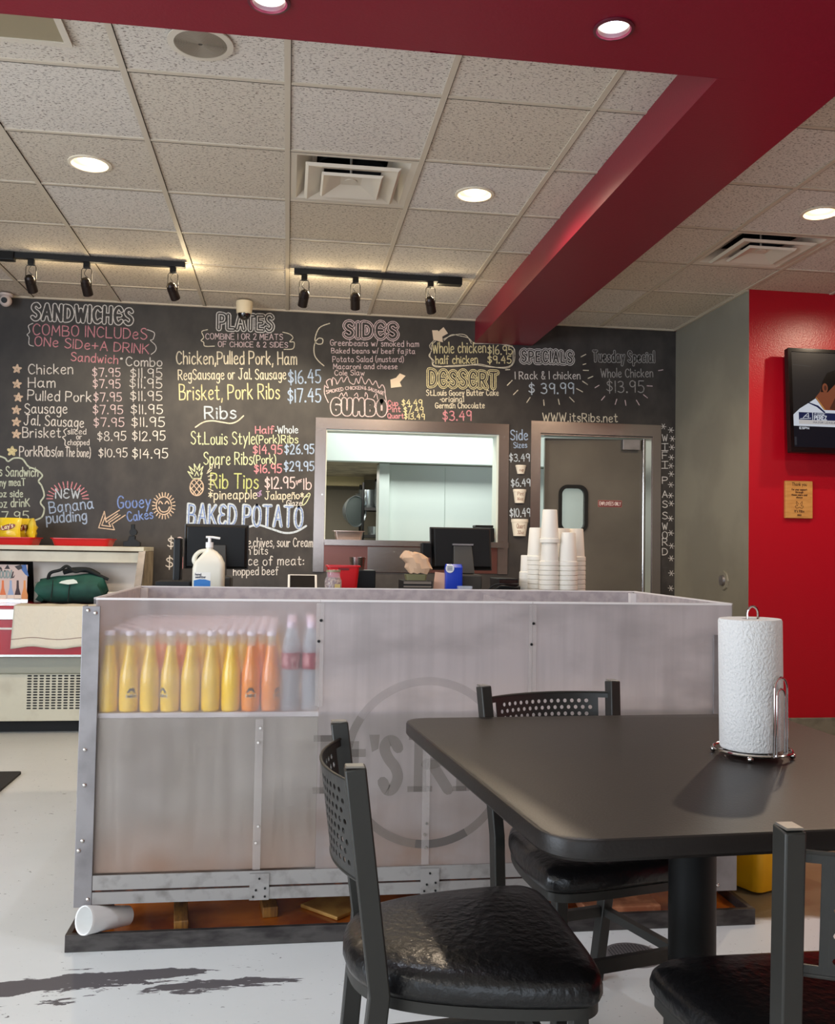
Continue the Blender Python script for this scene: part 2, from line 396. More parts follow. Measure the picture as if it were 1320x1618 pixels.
# --- kitchen seen through the openings
k = MB(); k.box(-1.5, 4.2, 8.6, 8.74, 2.026, 3.3); struct(k.build('trim_3', M_KWALL, smooth=0), 'white soffit in the kitchen')
k = MB(); k.box(.84, .935, 8.70, 8.95, 0, 2.02); k.box(.935, 4.2, 8.76, 8.95, 0, 2.02); struct(k.build('wall_kitchen', M_KWALL, smooth=0), 'white kitchen partition wall')
k = MB(); k.box(1.47, 1.474, 8.752, 8.759, .2, 2.0); struct(k.build('trim_4', mat('panel_seam', (190, 200, 194), .6), smooth=0))
k = MB(); k.box(-1.5, 4.2, 8.74, 11.5, 2.026, 2.1); struct(k.build('ceiling_kitchen', mat('kitchen_low_ceiling', (170, 158, 132), .7, noise=(5, (140, 132, 112), .45, .6)), smooth=0))
k = MB(); k.box(-1.5, 4.2, 7.19, 8.6, 3.0, 3.1); struct(k.build('ceiling_pass', M_KWALL, smooth=0))
struct(B(-1.5, 4.2, 10.9, 11.0, 0, 2.026).build('wall_kitchen_rear', M_KGREY, smooth=0), 'grey rear kitchen wall')
struct(B(-1.5, .84, 10.5, 10.62, 1.925, 2.026).build('trim_5', mat('beige_fascia', (196, 182, 140), .7), smooth=0))
struct(B(-1.6, -1.5, 7.19, 11.5, 0, 3.1).build('wall_kitchen_left', M_KGREY, smooth=0))
struct(B(4.2, 4.3, 7.19, 11.5, 0, 3.1).build('wall_kitchen_right', M_KWALL, smooth=0))

# --- stainless pass-through window frame (a fixed opening of the wall)
wfm = MB(); y0, y1 = WALL_Y-.012, WALL_Y-.0005
wfm.box(.192, .272, y0, y1, 1.042, 2.115); wfm.box(1.60, 1.678, y0, y1, 1.042, 2.115)
win = struct(wfm.build('window_1', M_STEEL, smooth=0), 'stainless steel framed pass-through window to the kitchen')
B(.192, 1.678, y0-.002, y1, 2.1155, 2.198).build('head_frame', M_STEEL, win, smooth=0)
r = MB(); r.box(.2725, .28, WALL_Y, WALL_Y+.15, PZ0, PZ1); r.box(1.585, 1.5995, WALL_Y, WALL_Y+.15, PZ0, PZ1); r.box(.28, 1.585, WALL_Y, WALL_Y+.15, PZ1-.01, PZ1-.0005)
r.build('reveal', M_KWALL, win, smooth=0)
sl = MB(); sl.box(.272, 1.665, WALL_Y-.085, WALL_Y+.16, PZ0-.022, PZ0-.001); sl.box(.272, 1.665, WALL_Y-.09, WALL_Y-.084, PZ0-.042, PZ0-.001)
sl.build('sill_shelf', M_STEEL, win, smooth=0)
M_REDST = mat('coppery_steel', (150, 104, 96), .3, 1, bump=(40, .05), scale=(1, 1, 10))
B(.2735, 1.5985, WALL_Y-.006, WALL_Y-.0006, 1.045, PZ0-.023).build('splash_panel', M_REDST, win, smooth=0)
B(.60, 1.02, WALL_Y-.012, WALL_Y-.007, 1.047, 1.235).build('access_plate', M_STEEL, win, smooth=0)
sw = MB()
for x, z in ((.235, 2.10), (.25, 1.62), (1.64, 1.30), (1.64, 2.1), (.8, 1.2)): sw.cyl((x, y0-.001, z), (x, y0-.004, z), .006, n=8)
sw.build('screws', M_CHROME, win)
# --- swing door
M_DOOR = mat('door_grey', (96, 90, 82), .38, .35, noise=(1.4, (112, 106, 96), .4, .65))
df = MB(); df.box(1.853, 1.928, y0, y1, 0, 2.233); df.box(2.838, 2.908, y0, y1, 0, 2.233); df.box(1.928, 2.838, y0, y1, 2.14, 2.233)
df.box(1.928, 1.934, WALL_Y, WALL_Y+.15, 0, 2.134); df.box(2.832, 2.8355, WALL_Y, WALL_Y+.15, 0, 2.134); df.box(1.934, 2.832, WALL_Y, WALL_Y+.15, 2.126, 2.134)
door = struct(df.build('door_1', M_STEEL, smooth=0), 'grey swing door in a stainless frame')
# leaf hinged at the right, standing a little open into the kitchen
hinge = Vector((2.79, WALL_Y+.03, 0)); ang = math.radians(-4.5)
leaf = bpy.data.objects.new('door_leaf_pivot', None)
lw = .80; hole = rrect(-.663, -.479, 1.394, 1.725, .05)
def leafpt(a, b, c): 
    q = Matrix.Rotation(ang, 3, 'Z') @ Vector((a, c, 0)); return (hinge.x+q.x, hinge.y+q.y, b)
lm = MB(); xl, xr = -lw, -.02
hx0, hx1, hz0, hz1 = -.663, -.479, 1.394, 1.725
for y_ in (0, .04):
    n = len(hole); ccx, ccz = (hx0+hx1)/2, (hz0+hz1)/2; outer = []
    for (a, b) in hole:
        dx, dz = a-ccx, b-ccz
        t = min((((-.35) if dx > 0 else xl)-ccx)/dx if abs(dx) > 1e-6 else 9e9, ((1.95 if dz > 0 else 1.15)-ccz)/dz if abs(dz) > 1e-6 else 9e9)
        outer.append((ccx+dx*t, ccz+dz*t))
    lm.add([leafpt(a, b, y_) for a, b in hole]+[leafpt(a, b, y_) for a, b in outer], [(i, (i+1) % n, (i+1) % n+n, i+n) for i in range(n)])
    for ca, cb_ in ((xl, 1.95), (-.35, 1.95), (-.35, 1.15), (xl, 1.15)):
        o = sorted(range(n), key=lambda i: (outer[i][0]-ca)**2+(outer[i][1]-cb_)**2)[:2]
        lm.add([leafpt(*outer[o[0]], y_), leafpt(*outer[o[1]], y_), leafpt(ca, cb_, y_)], [(0, 1, 2)])
    for a0, a1, b0, b1 in ((xl, xr, .02, 1.15), (xl, xr, 1.95, 2.115), (-.35, xr, 1.15, 1.95)):
        lm.add([leafpt(a0, b0, y_), leafpt(a1, b0, y_), leafpt(a1, b1, y_), leafpt(a0, b1, y_)], [(0, 1, 2, 3)])
lm.add([leafpt(xl, .02, 0), leafpt(xl, .02, .04), leafpt(xl, 2.115, .04), leafpt(xl, 2.115, 0)], [(0, 1, 2, 3)])
lm.add([leafpt(xl, 2.115, 0), leafpt(xr, 2.115, 0), leafpt(xr, 2.115, .04), leafpt(xl, 2.115, .04)], [(0, 1, 2, 3)])
leaf_o = lm.build('door_leaf', M_DOOR, door, smooth=0, recalc=False)
ga = MB(); R1 = rrect(hx0-.024, hx1+.024, hz0-.024, hz1+.024, .07); R0 = rrect(hx0+.002, hx1-.002, hz0+.002, hz1-.002, .05)
ga.rings([[leafpt(a, b, -.004) for a, b in R1], [leafpt(a, b, -.016) for a, b in R1], [leafpt(a, b, -.016) for a, b in R0], [leafpt(a, b, .045) for a, b in R0]], cap0=False, cap1=False)
ga.build('window_gasket', M_RUBBER, leaf_o)
M_PANE = mat('clear_acrylic', (235, 245, 240), .05, alpha=.08)
gp = MB(); gp.prism(R0, .018, .022, leafpt); gp.build('window_pane', M_PANE, leaf_o, smooth=0)
sg = MB(); sg.prism([(-.369, 1.583), (-.186, 1.583), (-.186, 1.629), (-.369, 1.629)], -.006, -.001, leafpt); sg.cur = 1
sg.prism([(-.373, 1.579), (-.182, 1.579), (-.182, 1.633), (-.373, 1.633)], -.004, -.0005, leafpt)
sign = sg.build('door_sign', [mat('sign_maroon', (112, 34, 36), .4), mat('sign_edge', (170, 110, 100), .4)], leaf_o, smooth=0)
hb = MB(); hb.tube([leafpt(-.012, .03, -.01), leafpt(-.012, 2.12, -.01)], .016, 12); hb.build('hinge_tube', M_CHROME, leaf_o)
dc = MB(); dc.prism([(-.19, 2.03), (-.05, 2.03), (-.05, 2.115), (-.19, 2.115)], -.05, -.001, leafpt); dc.build('door_closer', M_STEELD, door, smooth=0, bevel=.004)
# ================================================================ chalk lettering (single-stroke hand)
GL = {
'A':'0,0 3,10 6,0|1.2,3.6 4.8,3.6','B':'0,0 0,10|~0,10 4,9.4 4.6,7.4 3.4,5.5 0,5.2|~0,5.2 4.8,4.6 5.2,2 4,.3 0,0',
'C':'~5.5,8.2 4,9.8 2,9.6 .4,7 .3,3.5 1.6,.7 3.6,.1 5.5,1.6','D':'0,0 0,10|~0,10 3.5,9.3 5.4,6.5 5.3,3.2 3.5,.7 0,0',
'E':'5,10 0,10 0,0 5,0|0,5.2 4,5.2','Є':'~5.4,8.2 4,9.8 2,9.6 .4,7 .3,3.5 1.6,.7 3.6,.1 5.4,1.6|.4,5.1 4.4,5.1','ε':'~5,8.8 3.2,10 1,9 .8,6.8 2,5.5 3.6,5.2|~2.4,5.3 .3,4.2 .2,1.6 2,.1 4,.3 5.2,1.6',
'F':'5,10 0,10 0,0|0,5.2 4,5.2','G':'~5.5,8.4 4,9.8 2,9.6 .4,7 .3,3.5 1.6,.6 3.8,.2 5.4,1.8|5.4,1 5.5,4.6 3.2,4.6',
'H':'0,0 0,10|5.2,0 5.2,10|0,5 5.2,5','I':'0,0 0,10','J':'2,10 6,10|~4,10 4,2.5 2.8,.1 1,.4 0,2','K':'0,0 0,10|5,10 0,4.4|1.4,5.8 5.4,0',
'L':'0,10 0,0 4.8,0','M':'0,0 .6,10 3.2,3.4 5.9,10 6.4,0','N':'0,0 0,10 5.2,0 5.2,10','O':'~2.8,10 .6,8.4 0,5 .7,1.5 2.8,0 5,1.5 5.7,5 5,8.4 2.8,10',
'P':'0,0 0,10|~0,10 4.2,9.5 5.2,7.3 4,5 0,4.5','Q':'~2.8,10 .6,8.4 0,5 .7,1.5 2.8,0 5,1.5 5.7,5 5,8.4 2.8,10|3.6,2.6 6,-.6',
'R':'0,0 0,10|~0,10 4.2,9.5 5,7.3 3.8,5.2 0,4.7|2,4.9 5.6,0','S':'~5,8.6 3.4,10 1.2,9.4 .5,7.5 1.8,5.8 3.8,4.7 5.2,2.9 4.3,.7 2.2,0 .2,1.3',
'T':'0,10 6,10|3,10 3,0','U':'~0,10 0,3 1,.6 2.7,0 4.4,.6 5.3,3 5.3,10','V':'0,10 3,0 6,10','W':'0,10 1.9,0 3.7,7.5 5.6,0 7.6,10','X':'0,0 5,10|0,10 5,0','Y':'0,10 2.8,5 5.6,10|2.8,5 2.8,0','Z':'0,10 5,10 0,0 5.3,0',
'a':'~4.2,5 2.6,6.4 .8,5.3 .1,2.8 .9,.4 2.6,.3 4.1,2.6|~4.3,6.2 4.1,2.5 4.5,.6 5.2,.1','b':'0,10 0,0|~0,4.4 1.6,6.2 3.6,5.7 4.4,3.2 3.4,.6 1.5,0 0,1.4',
'c':'~4,5.2 2.6,6.3 .9,5.3 .2,2.9 1,.6 2.6,.1 4.2,1.2','d':'4.4,10 4.4,0|~4.4,4.6 2.8,6.3 .9,5.4 .1,2.9 1,.4 2.8,.1 4.4,1.8',
'e':'~.3,3.2 2.6,3.4 4.2,4.2 3.6,5.9 2.2,6.3 .8,5.2 .2,2.8 1,.6 2.6,0 4.4,1','f':'~4,9.2 2.8,10 1.7,8.8 1.5,0|0,6 3.4,6',
'g':'~4.2,5 2.6,6.3 .8,5.3 .1,3 .9,.8 2.6,.6 4.2,2.6|~4.3,6.2 4.2,-1 3.4,-3 1.8,-3.4 .4,-2.4','h':'0,10 0,0|~0,4 1.6,6 3.2,6 4,4.4 4,0',
'i':'.3,6 .3,0|0,8.4 .6,8.4 .6,7.9','j':'~2,6 2,-1 1.2,-3 0,-2.8|1.8,8.4 2.4,8.4','k':'0,10 0,0|3.8,6.2 0,2.6|1,3.6 4.2,0','l':'.2,10 .2,0',
'm':'0,6.2 0,0|~0,4.4 1.4,6.2 2.6,5.9 3,4.4 3,0|~3,4.4 4.4,6.2 5.6,5.9 6,4.4 6,0','n':'0,6.2 0,0|~0,4.2 1.6,6.2 3.2,6 4,4.4 4,0',
'o':'~2.2,6.3 .6,5.3 .1,3.1 .7,.9 2.2,0 3.8,.9 4.4,3.1 3.8,5.3 2.2,6.3','p':'0,6.4 0,-3.4|~0,4.6 1.6,6.3 3.6,5.7 4.3,3.2 3.4,.6 1.5,0 0,1.4',
'q':'4.4,6.2 4.4,-3.4|~4.4,4.6 2.8,6.3 .9,5.4 .1,2.9 1,.4 2.8,.1 4.4,1.8','r':'0,6.2 0,0|~0,3.8 1.2,5.7 2.6,6.2 3.2,5.6','s':'~3.6,5.4 2.2,6.3 .7,5.6 .7,4.2 2.4,3.3 3.7,2 3,.4 1.6,0 .1,.9',
't':'~1.6,9 1.6,1.6 2.4,.2 3.8,.6|0,6.2 3.6,6.2','u':'~0,6.2 .1,2 1,.2 2.6,.4 3.9,2.4|4,6.2 4,0','v':'0,6.2 2,0 4.2,6.2','w':'0,6.2 1.5,0 2.9,4.8 4.4,0 6,6.2','x':'0,0 4,6.2|0,6.2 4,0',
'y':'0,6.2 2.2,.8|4.4,6.2 2.2,.8 .6,-3.2','z':'0,6.2 3.8,6.2 0,0 4,0','ñ':'0,6.2 0,0|~0,4.2 1.6,6.2 3.2,6 4,4.4 4,0|~.4,7.8 1.4,8.6 2.6,7.8 3.6,8.5',
'0':'~2.4,10 .6,8.4 0,5 .7,1.5 2.4,0 4.2,1.5 4.8,5 4.2,8.4 2.4,10','1':'.4,0 .4,10','2':'~.2,8 1.6,10 3.8,9.4 4.2,7 2.6,3.6 0,0|0,0 4.8,0','3':'~.3,9 2,10 4,9 3.8,6.4 1.8,5.4|~1.8,5.4 4.4,4.4 4.4,1.4 2.4,0 0,1',
'4':'3.4,10 .2,4 5,4|4,7.5 4,0','5':'4.6,10 .8,10 .5,5.6|~.5,5.6 2.8,6.1 4.6,4 4,1 2,0 0,1','6':'~3.8,9.8 1.6,8 .3,4.5 .6,1.2 2.4,0 4.4,1.4 4.2,4.2 2.4,5.2 .6,3.6','7':'0,10 4.8,10 2,0',
'8':'~2.4,5.4 .6,7 .8,9.2 2.4,10 4,9.2 4.2,7 2.4,5.4 .2,3.4 .6,.8 2.4,0 4.2,.8 4.6,3.4 2.4,5.4','9':'~4.4,8 3,9.9 1,9.4 .2,7.2 1.2,5 3.2,5 4.4,7.4|4.5,9 4.2,0',
'$':'~4.4,7.6 3,8.9 1,8.3 .6,6.8 2,5.5 3.6,4.6 4.4,3 3.4,1.4 1.6,1.2 .1,2.3|2.4,10.6 2.3,-1','.':'0,0 .6,0 .6,.7 0,.7','·':'0,3.6 .8,3.6 .8,4.4 0,4.4',',':'.6,.8 0,-1.8',':':'0,1 .7,1 .7,1.7|0,5 .7,5 .7,5.7',
'(':'~2,11 .6,8 .2,4.5 .8,1 2.2,-1.6',')':'~0,11 1.5,8 1.9,4.5 1.4,1 0,-1.6','&':'~5,0 1.4,6.6 1.6,9.4 3,9.8 3.6,8 1,4.4 .4,2 1.8,0 3.6,.6 5,3.4','/':'0,-.5 2.4,10.5','+':'2.4,1.6 2.4,8|0,4.8 5,4.8','*':'2,2 2,8|0,3.4 4,6.6|0,6.6 4,3.4',"'":'.4,10.4 0,7.6','-':'0,4 3,4','!':'.3,10 .3,3.4|.3,.8 .3,0',
}
GLP = {}
def glyph(ch):
    if ch not in GLP:
        st = []
        for s in GL[ch].split('|'):
            sm = s[0] == '~'; P = [tuple(float(q) for q in p.split(',')) for p in s.lstrip('~').split()]
            st.append(catmull(P, 4) if sm else P)
        GLP[ch] = (st, max(p[0] for s in st for p in s))
    return GLP[ch]
def layout(txt, p0, p1, cap, jit=.25, rnd=None, gap=2.0):
    """strokes in plane coordinates between baseline points p0 and p1, capital height cap"""
    rnd = rnd or random.Random(hash(len(txt))+int(p0[0]*1e4)); x = 0; out = []
    for ch in txt:
        if ch == ' ': x += 3.6; continue
        st, wd = glyph(ch); dy = rnd.uniform(-jit, jit)*.9; sy = 1+rnd.uniform(-.05, .05)
        for s in st: out.append([(x+a, (b+dy)*sy) for a, b in s])
        x += wd+gap
    x = max(x-gap, .5); dx, dz = p1[0]-p0[0], p1[1]-p0[1]; L = math.hypot(dx, dz); ux, uz = dx/L, dz/L
    kx, ky = L/x, cap/10
    return [[(p0[0]+ux*a*kx-uz*b*ky, p0[1]+uz*a*kx+ux*b*ky) for a, b in s] for s in out]
def ribbons(mb, strokes, w, off, fn, discs=False):
    """flat stroke marks of width w with round ends; fn(a, b, off) places them on their surface.
    Pieces are staggered by a hair so that crossings never share one plane."""
    pieces = []
    for s in strokes:
        cur = [s[0]]
        for i in range(1, len(s)):
            if math.hypot(s[i][0]-cur[-1][0], s[i][1]-cur[-1][1]) < 1e-6: continue
            cur.append(s[i])
            if i < len(s)-1:
                a, b, c = cur[-2], s[i], s[i+1]
                d0 = math.atan2(b[1]-a[1], b[0]-a[0]); d1 = math.atan2(c[1]-b[1], c[0]-b[0])
                if abs((d1-d0+PI) % (2*PI)-PI) > (.75 if discs else 1.0): pieces.append(cur); cur = [s[i]]
        if len(cur) > 1: pieces.append(cur)
    h = w/2; K = 4 if discs else 3
    for k, s in enumerate(pieces):
        n = len(s); o_ = off+(k % 12)*4e-5; L, R = [], []
        for i, p in enumerate(s):
            a = s[max(i-1, 0)]; b = s[min(i+1, n-1)]; dx, dy = b[0]-a[0], b[1]-a[1]; q = math.hypot(dx, dy) or 1
            nx, ny = -dy/q*h, dx/q*h; L.append((p[0]+nx, p[1]+ny)); R.append((p[0]-nx, p[1]-ny))
        mb.add([fn(a, b, o_) for a, b in L]+[fn(a, b, o_) for a, b in R], [(i, i+1, n+i+1, n+i) for i in range(n-1)])
        for p, q, sg in ((s[0], s[1], 1), (s[-1], s[-2], 1)):
            an = math.atan2(p[1]-q[1], p[0]-q[0]); mb.add([fn(p[0]+h*math.cos(an-PI/2+PI*t/K), p[1]+h*math.sin(an-PI/2+PI*t/K), o_) for t in range(K+1)], [tuple(range(K+1))])
def wallfn(a, b, o): return (a, WALL_Y-o, b)
CH = {}
for nme, c in dict(white=(232, 226, 222), cream=(238, 228, 206), yellow=(236, 224, 176), green=(220, 226, 188), lime=(206, 212, 142), pink=(222, 152, 162), rose=(236, 212, 214),
                   blue=(176, 196, 226), deepblue=(126, 152, 214), ice=(208, 220, 232), tan=(226, 200, 178), grey=(176, 172, 168), dim=(92, 88, 86), purple=(190, 160, 200), mint=(214, 224, 206)).items():
    c = tuple(int(x*.93) for x in c); CH[nme] = mat('chalk_'+nme, c, .9, spec=.1, noise=(70, tuple(int(x*.72) for x in c), .5, .75))
PXM = .00483
def chalk(name, strokes, col, w=2.0, off=.0015, mb=None):
    mb = mb or MB(); ribbons(mb, strokes, w*PXM*.78, off, wallfn)
    return mb.build(name, CH[col], wall_back, smooth=0, recalc=False)
def W(*px): return [onW(u, v) for u, v in px]
def line(txt, u0, v0, u1, v1, cap, col, w=2.0, gap=2.0):
    return chalk('chalk_lettering', layout(txt, onW(u0, v0), onW(u1, v1), cap*PXM, gap=gap), col, w)
def heading(txt, u0, v0, u1, v1, cap, col, fat, w=1.5, rings=1, gap=3.2, fill=None):
    st = layout(txt, onW(u0, v0), onW(u1, v1), cap*PXM, jit=.1, gap=gap)
    mb = MB(); mats = [CH[col], M_BOARD]; k = 0
    for r in range(rings):
        f = fat+(rings-1-r)*2*w*2.1
        mb.cur = 0; ribbons(mb, st, (f+2*w)*PXM, .0010+k*.0006, wallfn, True); k += 1
        mb.cur = 1; ribbons(mb, st, f*PXM, .0010+k*.0006, wallfn, True); k += 1
    if fill: mb.cur = 0; ribbons(mb, st, fill*PXM, .0010+k*.0006, wallfn, True)
    return mb.build('chalk_heading', mats, wall_back, smooth=0, recalc=False)
def draw(name, strokes, col, w=2.0, smooth=True, closed=False):
    return chalk(name, [catmull(W(*s), 5, closed) if smooth else W(*s) for s in strokes], col, w)
def star(u, v, r, col, w=2):
    pts = [(u+r*math.sin(4*PI*k/5+.1), v-r*math.cos(4*PI*k/5+.1)) for k in range(6)]
    return draw('chalk_star', [pts], col, w, False)
# --- sandwiches column
heading('SANDWICHЄS', 51, 504, 208, 512, 23, 'white', 4.2)
line('COMBO INCLUDeS', 52, 529, 232, 536, 16, 'pink'); line('ONe SIDe+A DRINK', 55, 546, 235, 559, 14, 'pink')
draw('chalk_brace', [[(52, 511), (45, 515), (47, 524), (43, 529), (46, 533), (46, 544), (53, 547)], [(233, 521), (244, 526), (242, 536), (238, 538), (246, 546), (246, 554), (239, 560)]], 'white', 1.6)
line('Sandwich', 112, 570, 186, 575, 13, 'pink'); line('·', 191, 572, 193, 572, 13, 'white', 3); line('Combo', 199, 578, 256, 579, 13, 'white')
rows = [('Chicken', 45, 591, 115, 591, '$7.95', 146, 190, 595, '$11.95', 206, 256, 597), ('Ham', 45, 612, 87, 612, '$7.95', 147, 190, 613, '$11.95', 205, 256, 613),
        ('Pulled Pork', 44, 632, 144, 635, '$7.95', 148, 192, 634, '$11.95', 206, 256, 633), ('Sausage', 39, 653, 106, 653, '$7.95', 147, 194, 654, '$11.95', 207, 257, 654),
        ('Jal. Sausage', 38, 671, 132, 675, '$7.95', 148, 196, 674, '$11.95', 208, 260, 674), ('Brisket', 36, 691, 96, 691, '$8.95', 154, 199, 696, '$12.95', 209, 261, 696),
        ('PorkRibs', 31, 721, 86, 721, '$10.95', 156, 201, 722, '$14.95', 209, 265, 724)]
for k, r in enumerate(rows):
    line(r[0], *r[1:5], 15, 'white'); line(r[5], r[6], r[8], r[7], r[8], 13, 'rose' if k < 5 else 'white', 1.8); line(r[9], r[10], r[12], r[11], r[12], 14, 'white', 1.8)
    star(*[(27, 583), (27, 607), (29, 628), (26, 648), (26, 667), (26, 686), (19, 713)][k], 6.5, 'tan' if k < 6 else 'yellow', 3.2 if k < 6 else 4.6)
line('sliced', 107, 686, 136, 686, 8, 'white', 1.5); line('or', 121, 694, 129, 694, 8, 'white', 1.5); line('chopped', 107, 703, 141, 703, 8, 'white', 1.5); line('(on The bone)', 88, 721, 143, 722, 13, 'white', 1.6)
draw('chalk_brace', [[(106, 677), (101, 681), (104, 688), (99, 691), (103, 696), (103, 703), (110, 707)]], 'white', 1.8)
cl = [(0, 721), (8, 724), (13, 729), (22, 724), (35, 725), (45, 737), (57, 742), (67, 751), (61, 760), (66, 768), (70, 783), (64, 794), (70, 804), (66, 817), (53, 823)]
draw('chalk_cloud', [cl], 'mint', 3)
line('s Sandwich', -1, 752, 60, 753, 14, 'mint'); line('ny meaT', 0, 768, 40, 767, 11, 'mint'); line('oz side', -1, 785, 36, 785, 10, 'mint'); line('oz drinK', -1, 802, 47, 800, 12, 'mint'); line('7.95', 3, 822, 45, 822, 13, 'mint')
draw('chalk_ray', [[(107+math.cos(a)*19*1.25, 788-math.sin(a)*17), (107+math.cos(a)*26*1.27, 788-math.sin(a)*27)] for a in [PI*k/14 for k in range(15)]], 'pink', 2.2, False)
line('NεW', 88, 787, 126, 787, 14, 'ice', 2.4); line('Banana', 79, 811, 148, 803, 17, 'blue', 2.4); line('pudding', 74, 827, 137, 822, 16, 'blue', 2.6)
line('Gooey', 186, 803, 238, 802, 18, 'deepblue', 2.6); line('Cakes', 202, 824, 242, 819, 14, 'deepblue', 2.4)
c_ = (259, 799)
draw('chalk_sun', [[(c_[0]+12*math.cos(2*PI*k/16), c_[1]+14*math.sin(2*PI*k/16)) for k in range(17)], [(251, 801), (254, 807), (259, 809), (265, 807), (268, 801)], [(251, 796), (253, 792), (257, 796)], [(261, 796), (264, 792), (267, 796)]], 'tan', 2.2)
draw('chalk_sun', [[(c_[0]+14*math.cos(2*PI*k/22), c_[1]+16*math.sin(2*PI*k/22)), (c_[0]+18*math.cos(2*PI*k/22), c_[1]+21*math.sin(2*PI*k/22))] for k in range(22)], 'tan', 2, False)
draw('chalk_arrow', [[(189, 806), (167, 820), (165, 808), (156, 834), (181, 837), (177, 828), (198, 814)], [(186, 812), (168, 825), (166, 817), (161, 830), (175, 832), (172, 826), (190, 814)]], 'tan', 2, False)
line('$', 265, 866, 275, 866, 17, 'white', 2.2); line('9', 279, 866, 288, 866, 17, 'rose', 2.2); line('$', 262, 898, 273, 898, 17, 'white', 2.2); line('11', 278, 898, 288, 898, 17, 'pink', 2.6)
# --- plates, ribs, potato column
heading('PLATES', 346, 519, 430, 522, 22, 'white', 6, 1.6, gap=3, fill=1.7)
line('COMBINE 1 OR 2 MEATS', 325, 536, 447, 537, 9, 'rose', 1.4); line('OF CHOICE & 2 SIDES', 345, 548, 455, 549, 8, 'rose', 1.4)
draw('chalk_brace', [[(328, 521), (319, 524), (322, 533), (318, 538), (322, 541), (324, 547), (339, 547)], [(447, 525), (458, 528), (463, 534), (458, 540), (465, 541), (463, 551), (449, 552)]], 'cream', 1.8)
line('Chicken,Pulled Pork, Ham', 279, 575, 469, 576, 20, 'cream', 2.4); line('RegSausage or Jal. Sausage', 282, 600, 452, 599, 16, 'cream', 2); line('$16.45', 456, 606, 507, 605, 20, 'blue', 2.6)
line('Brisket, Pork Ribs', 284, 632, 442, 630, 23, 'yellow', 2.4); line('$17.45', 455, 635, 507, 635, 20, 'blue', 2.6)
line('Ribs', 324, 662, 373, 661, 19, 'ice', 3); draw('chalk_swash', [[(309, 675), (322, 667), (336, 665), (350, 667), (365, 669), (376, 665), (385, 657)]], 'cream', 2.6)
line('Half', 404, 685, 433, 685, 11, 'pink', 2.2); line('·Whole', 436, 685, 471, 684, 11, 'ice', 2)
line('St.Louis Style', 302, 702, 403, 702, 19, 'green', 2.2); line('(Pork)', 405, 701, 442, 700, 12, 'green', 2); line('Ribs', 445, 700, 471, 700, 12, 'green', 2)
line('$14.95', 400, 717, 446, 717, 13, 'pink', 2.2); line('$26.95', 450, 717, 496, 717, 14, 'blue', 2.4)
line('Spare Ribs', 322, 734, 399, 734, 19, 'green', 2.2); line('(Pork)', 401, 733, 436, 732, 13, 'green', 2); line('$16.95', 402, 747, 445, 747, 13, 'pink', 2.4); line('$29.95', 449, 744, 496, 744, 14, 'blue', 2.4)
line('Rib Tips', 333, 771, 408, 772, 23, 'lime', 2.6); line('$12.95', 419, 772, 466, 771, 17, 'rose', 2.4); line('per', 469, 764, 478, 761, 6, 'rose', 1.4); line('lb', 480, 773, 492, 773, 17, 'rose', 2.2)
line('*pineapple', 330, 789, 406, 788, 14, 'cream', 2); line('or', 408, 785, 416, 781, 10, 'purple', 1.8); line('Jalapeño*', 419, 789, 480, 788, 12, 'cream', 2); line('Glaze', 453, 799, 477, 799, 8, 'white', 1.6)
draw('chalk_pepper', [[(488, 779), (480, 788), (478, 798), (484, 794), (490, 782), (488, 779)], [(481, 786), (487, 784)]], 'green', 2)
st = layout('BAKεD POTATO', onW(297, 828), onW(477, 833), 31*PXM, gap=2.6)
bp_ = MB(); ribbons(bp_, st, 5.2*PXM, .0015, wallfn, True); bp_.cur = 1; ribbons(bp_, [[(a+.004, b-.004) for a, b in s] for s in st], 1.6*PXM, .0022, wallfn); bp_.build('chalk_heading', [CH['ice'], CH['deepblue']], wall_back, smooth=0, recalc=False)
draw('chalk_swash', [[(392, 833), (402, 830), (412, 830), (430, 836), (450, 842), (468, 840), (484, 831)]], 'ice', 4)
pc = (311, 770)
draw('chalk_pineapple', [[(pc[0]+10.5*math.cos(2*PI*k/14), pc[1]+13*math.sin(2*PI*k/14)) for k in range(15)]], 'tan', 2.4)
draw('chalk_pineapple', [[(303, 763), (317, 780)], [(307, 758), (320, 774)], [(301, 770), (311, 783)], [(319, 763), (305, 780)], [(315, 758), (301, 774)], [(321, 770), (311, 783)]], 'tan', 1.6, False)
draw('chalk_pineapple', [[(305, 757), (297, 745), (305, 749), (299, 737), (308, 745), (307, 733), (312, 742), (316, 733), (315, 744), (321, 737), (317, 750), (320, 747), (317, 757)], [(304, 756), (318, 756)], [(308, 752), (311, 745), (314, 752)]], 'green', 1.8, False)
draw('chalk_ray', [[(322+4*math.cos(a)+dx, 758-4*math.sin(a)+dy), (322+12*math.cos(a)+dx, 758-12*math.sin(a)+dy)] for a, dx, dy in [(-.5, 4, 12), (-.2, 4, 6), (0, 4, 0), (.3, 3, -4), (.6, 2, -8), (.9, 4, -10), (1.4, 12, -13), (1.6, 18, -15), (1.5, 24, -14)]], 'cream', 1.8, False)
line('e,chives, sour Cream', 392, 864, 494, 864, 14, 'white', 1.7); line('n bits', 391, 876, 423, 876, 12, 'white', 1.6); line('ce of meat:', 392, 893, 480, 893, 14, 'white', 1.8); line('hopped beef', 369, 909, 440, 908, 12, 'white', 1.7)
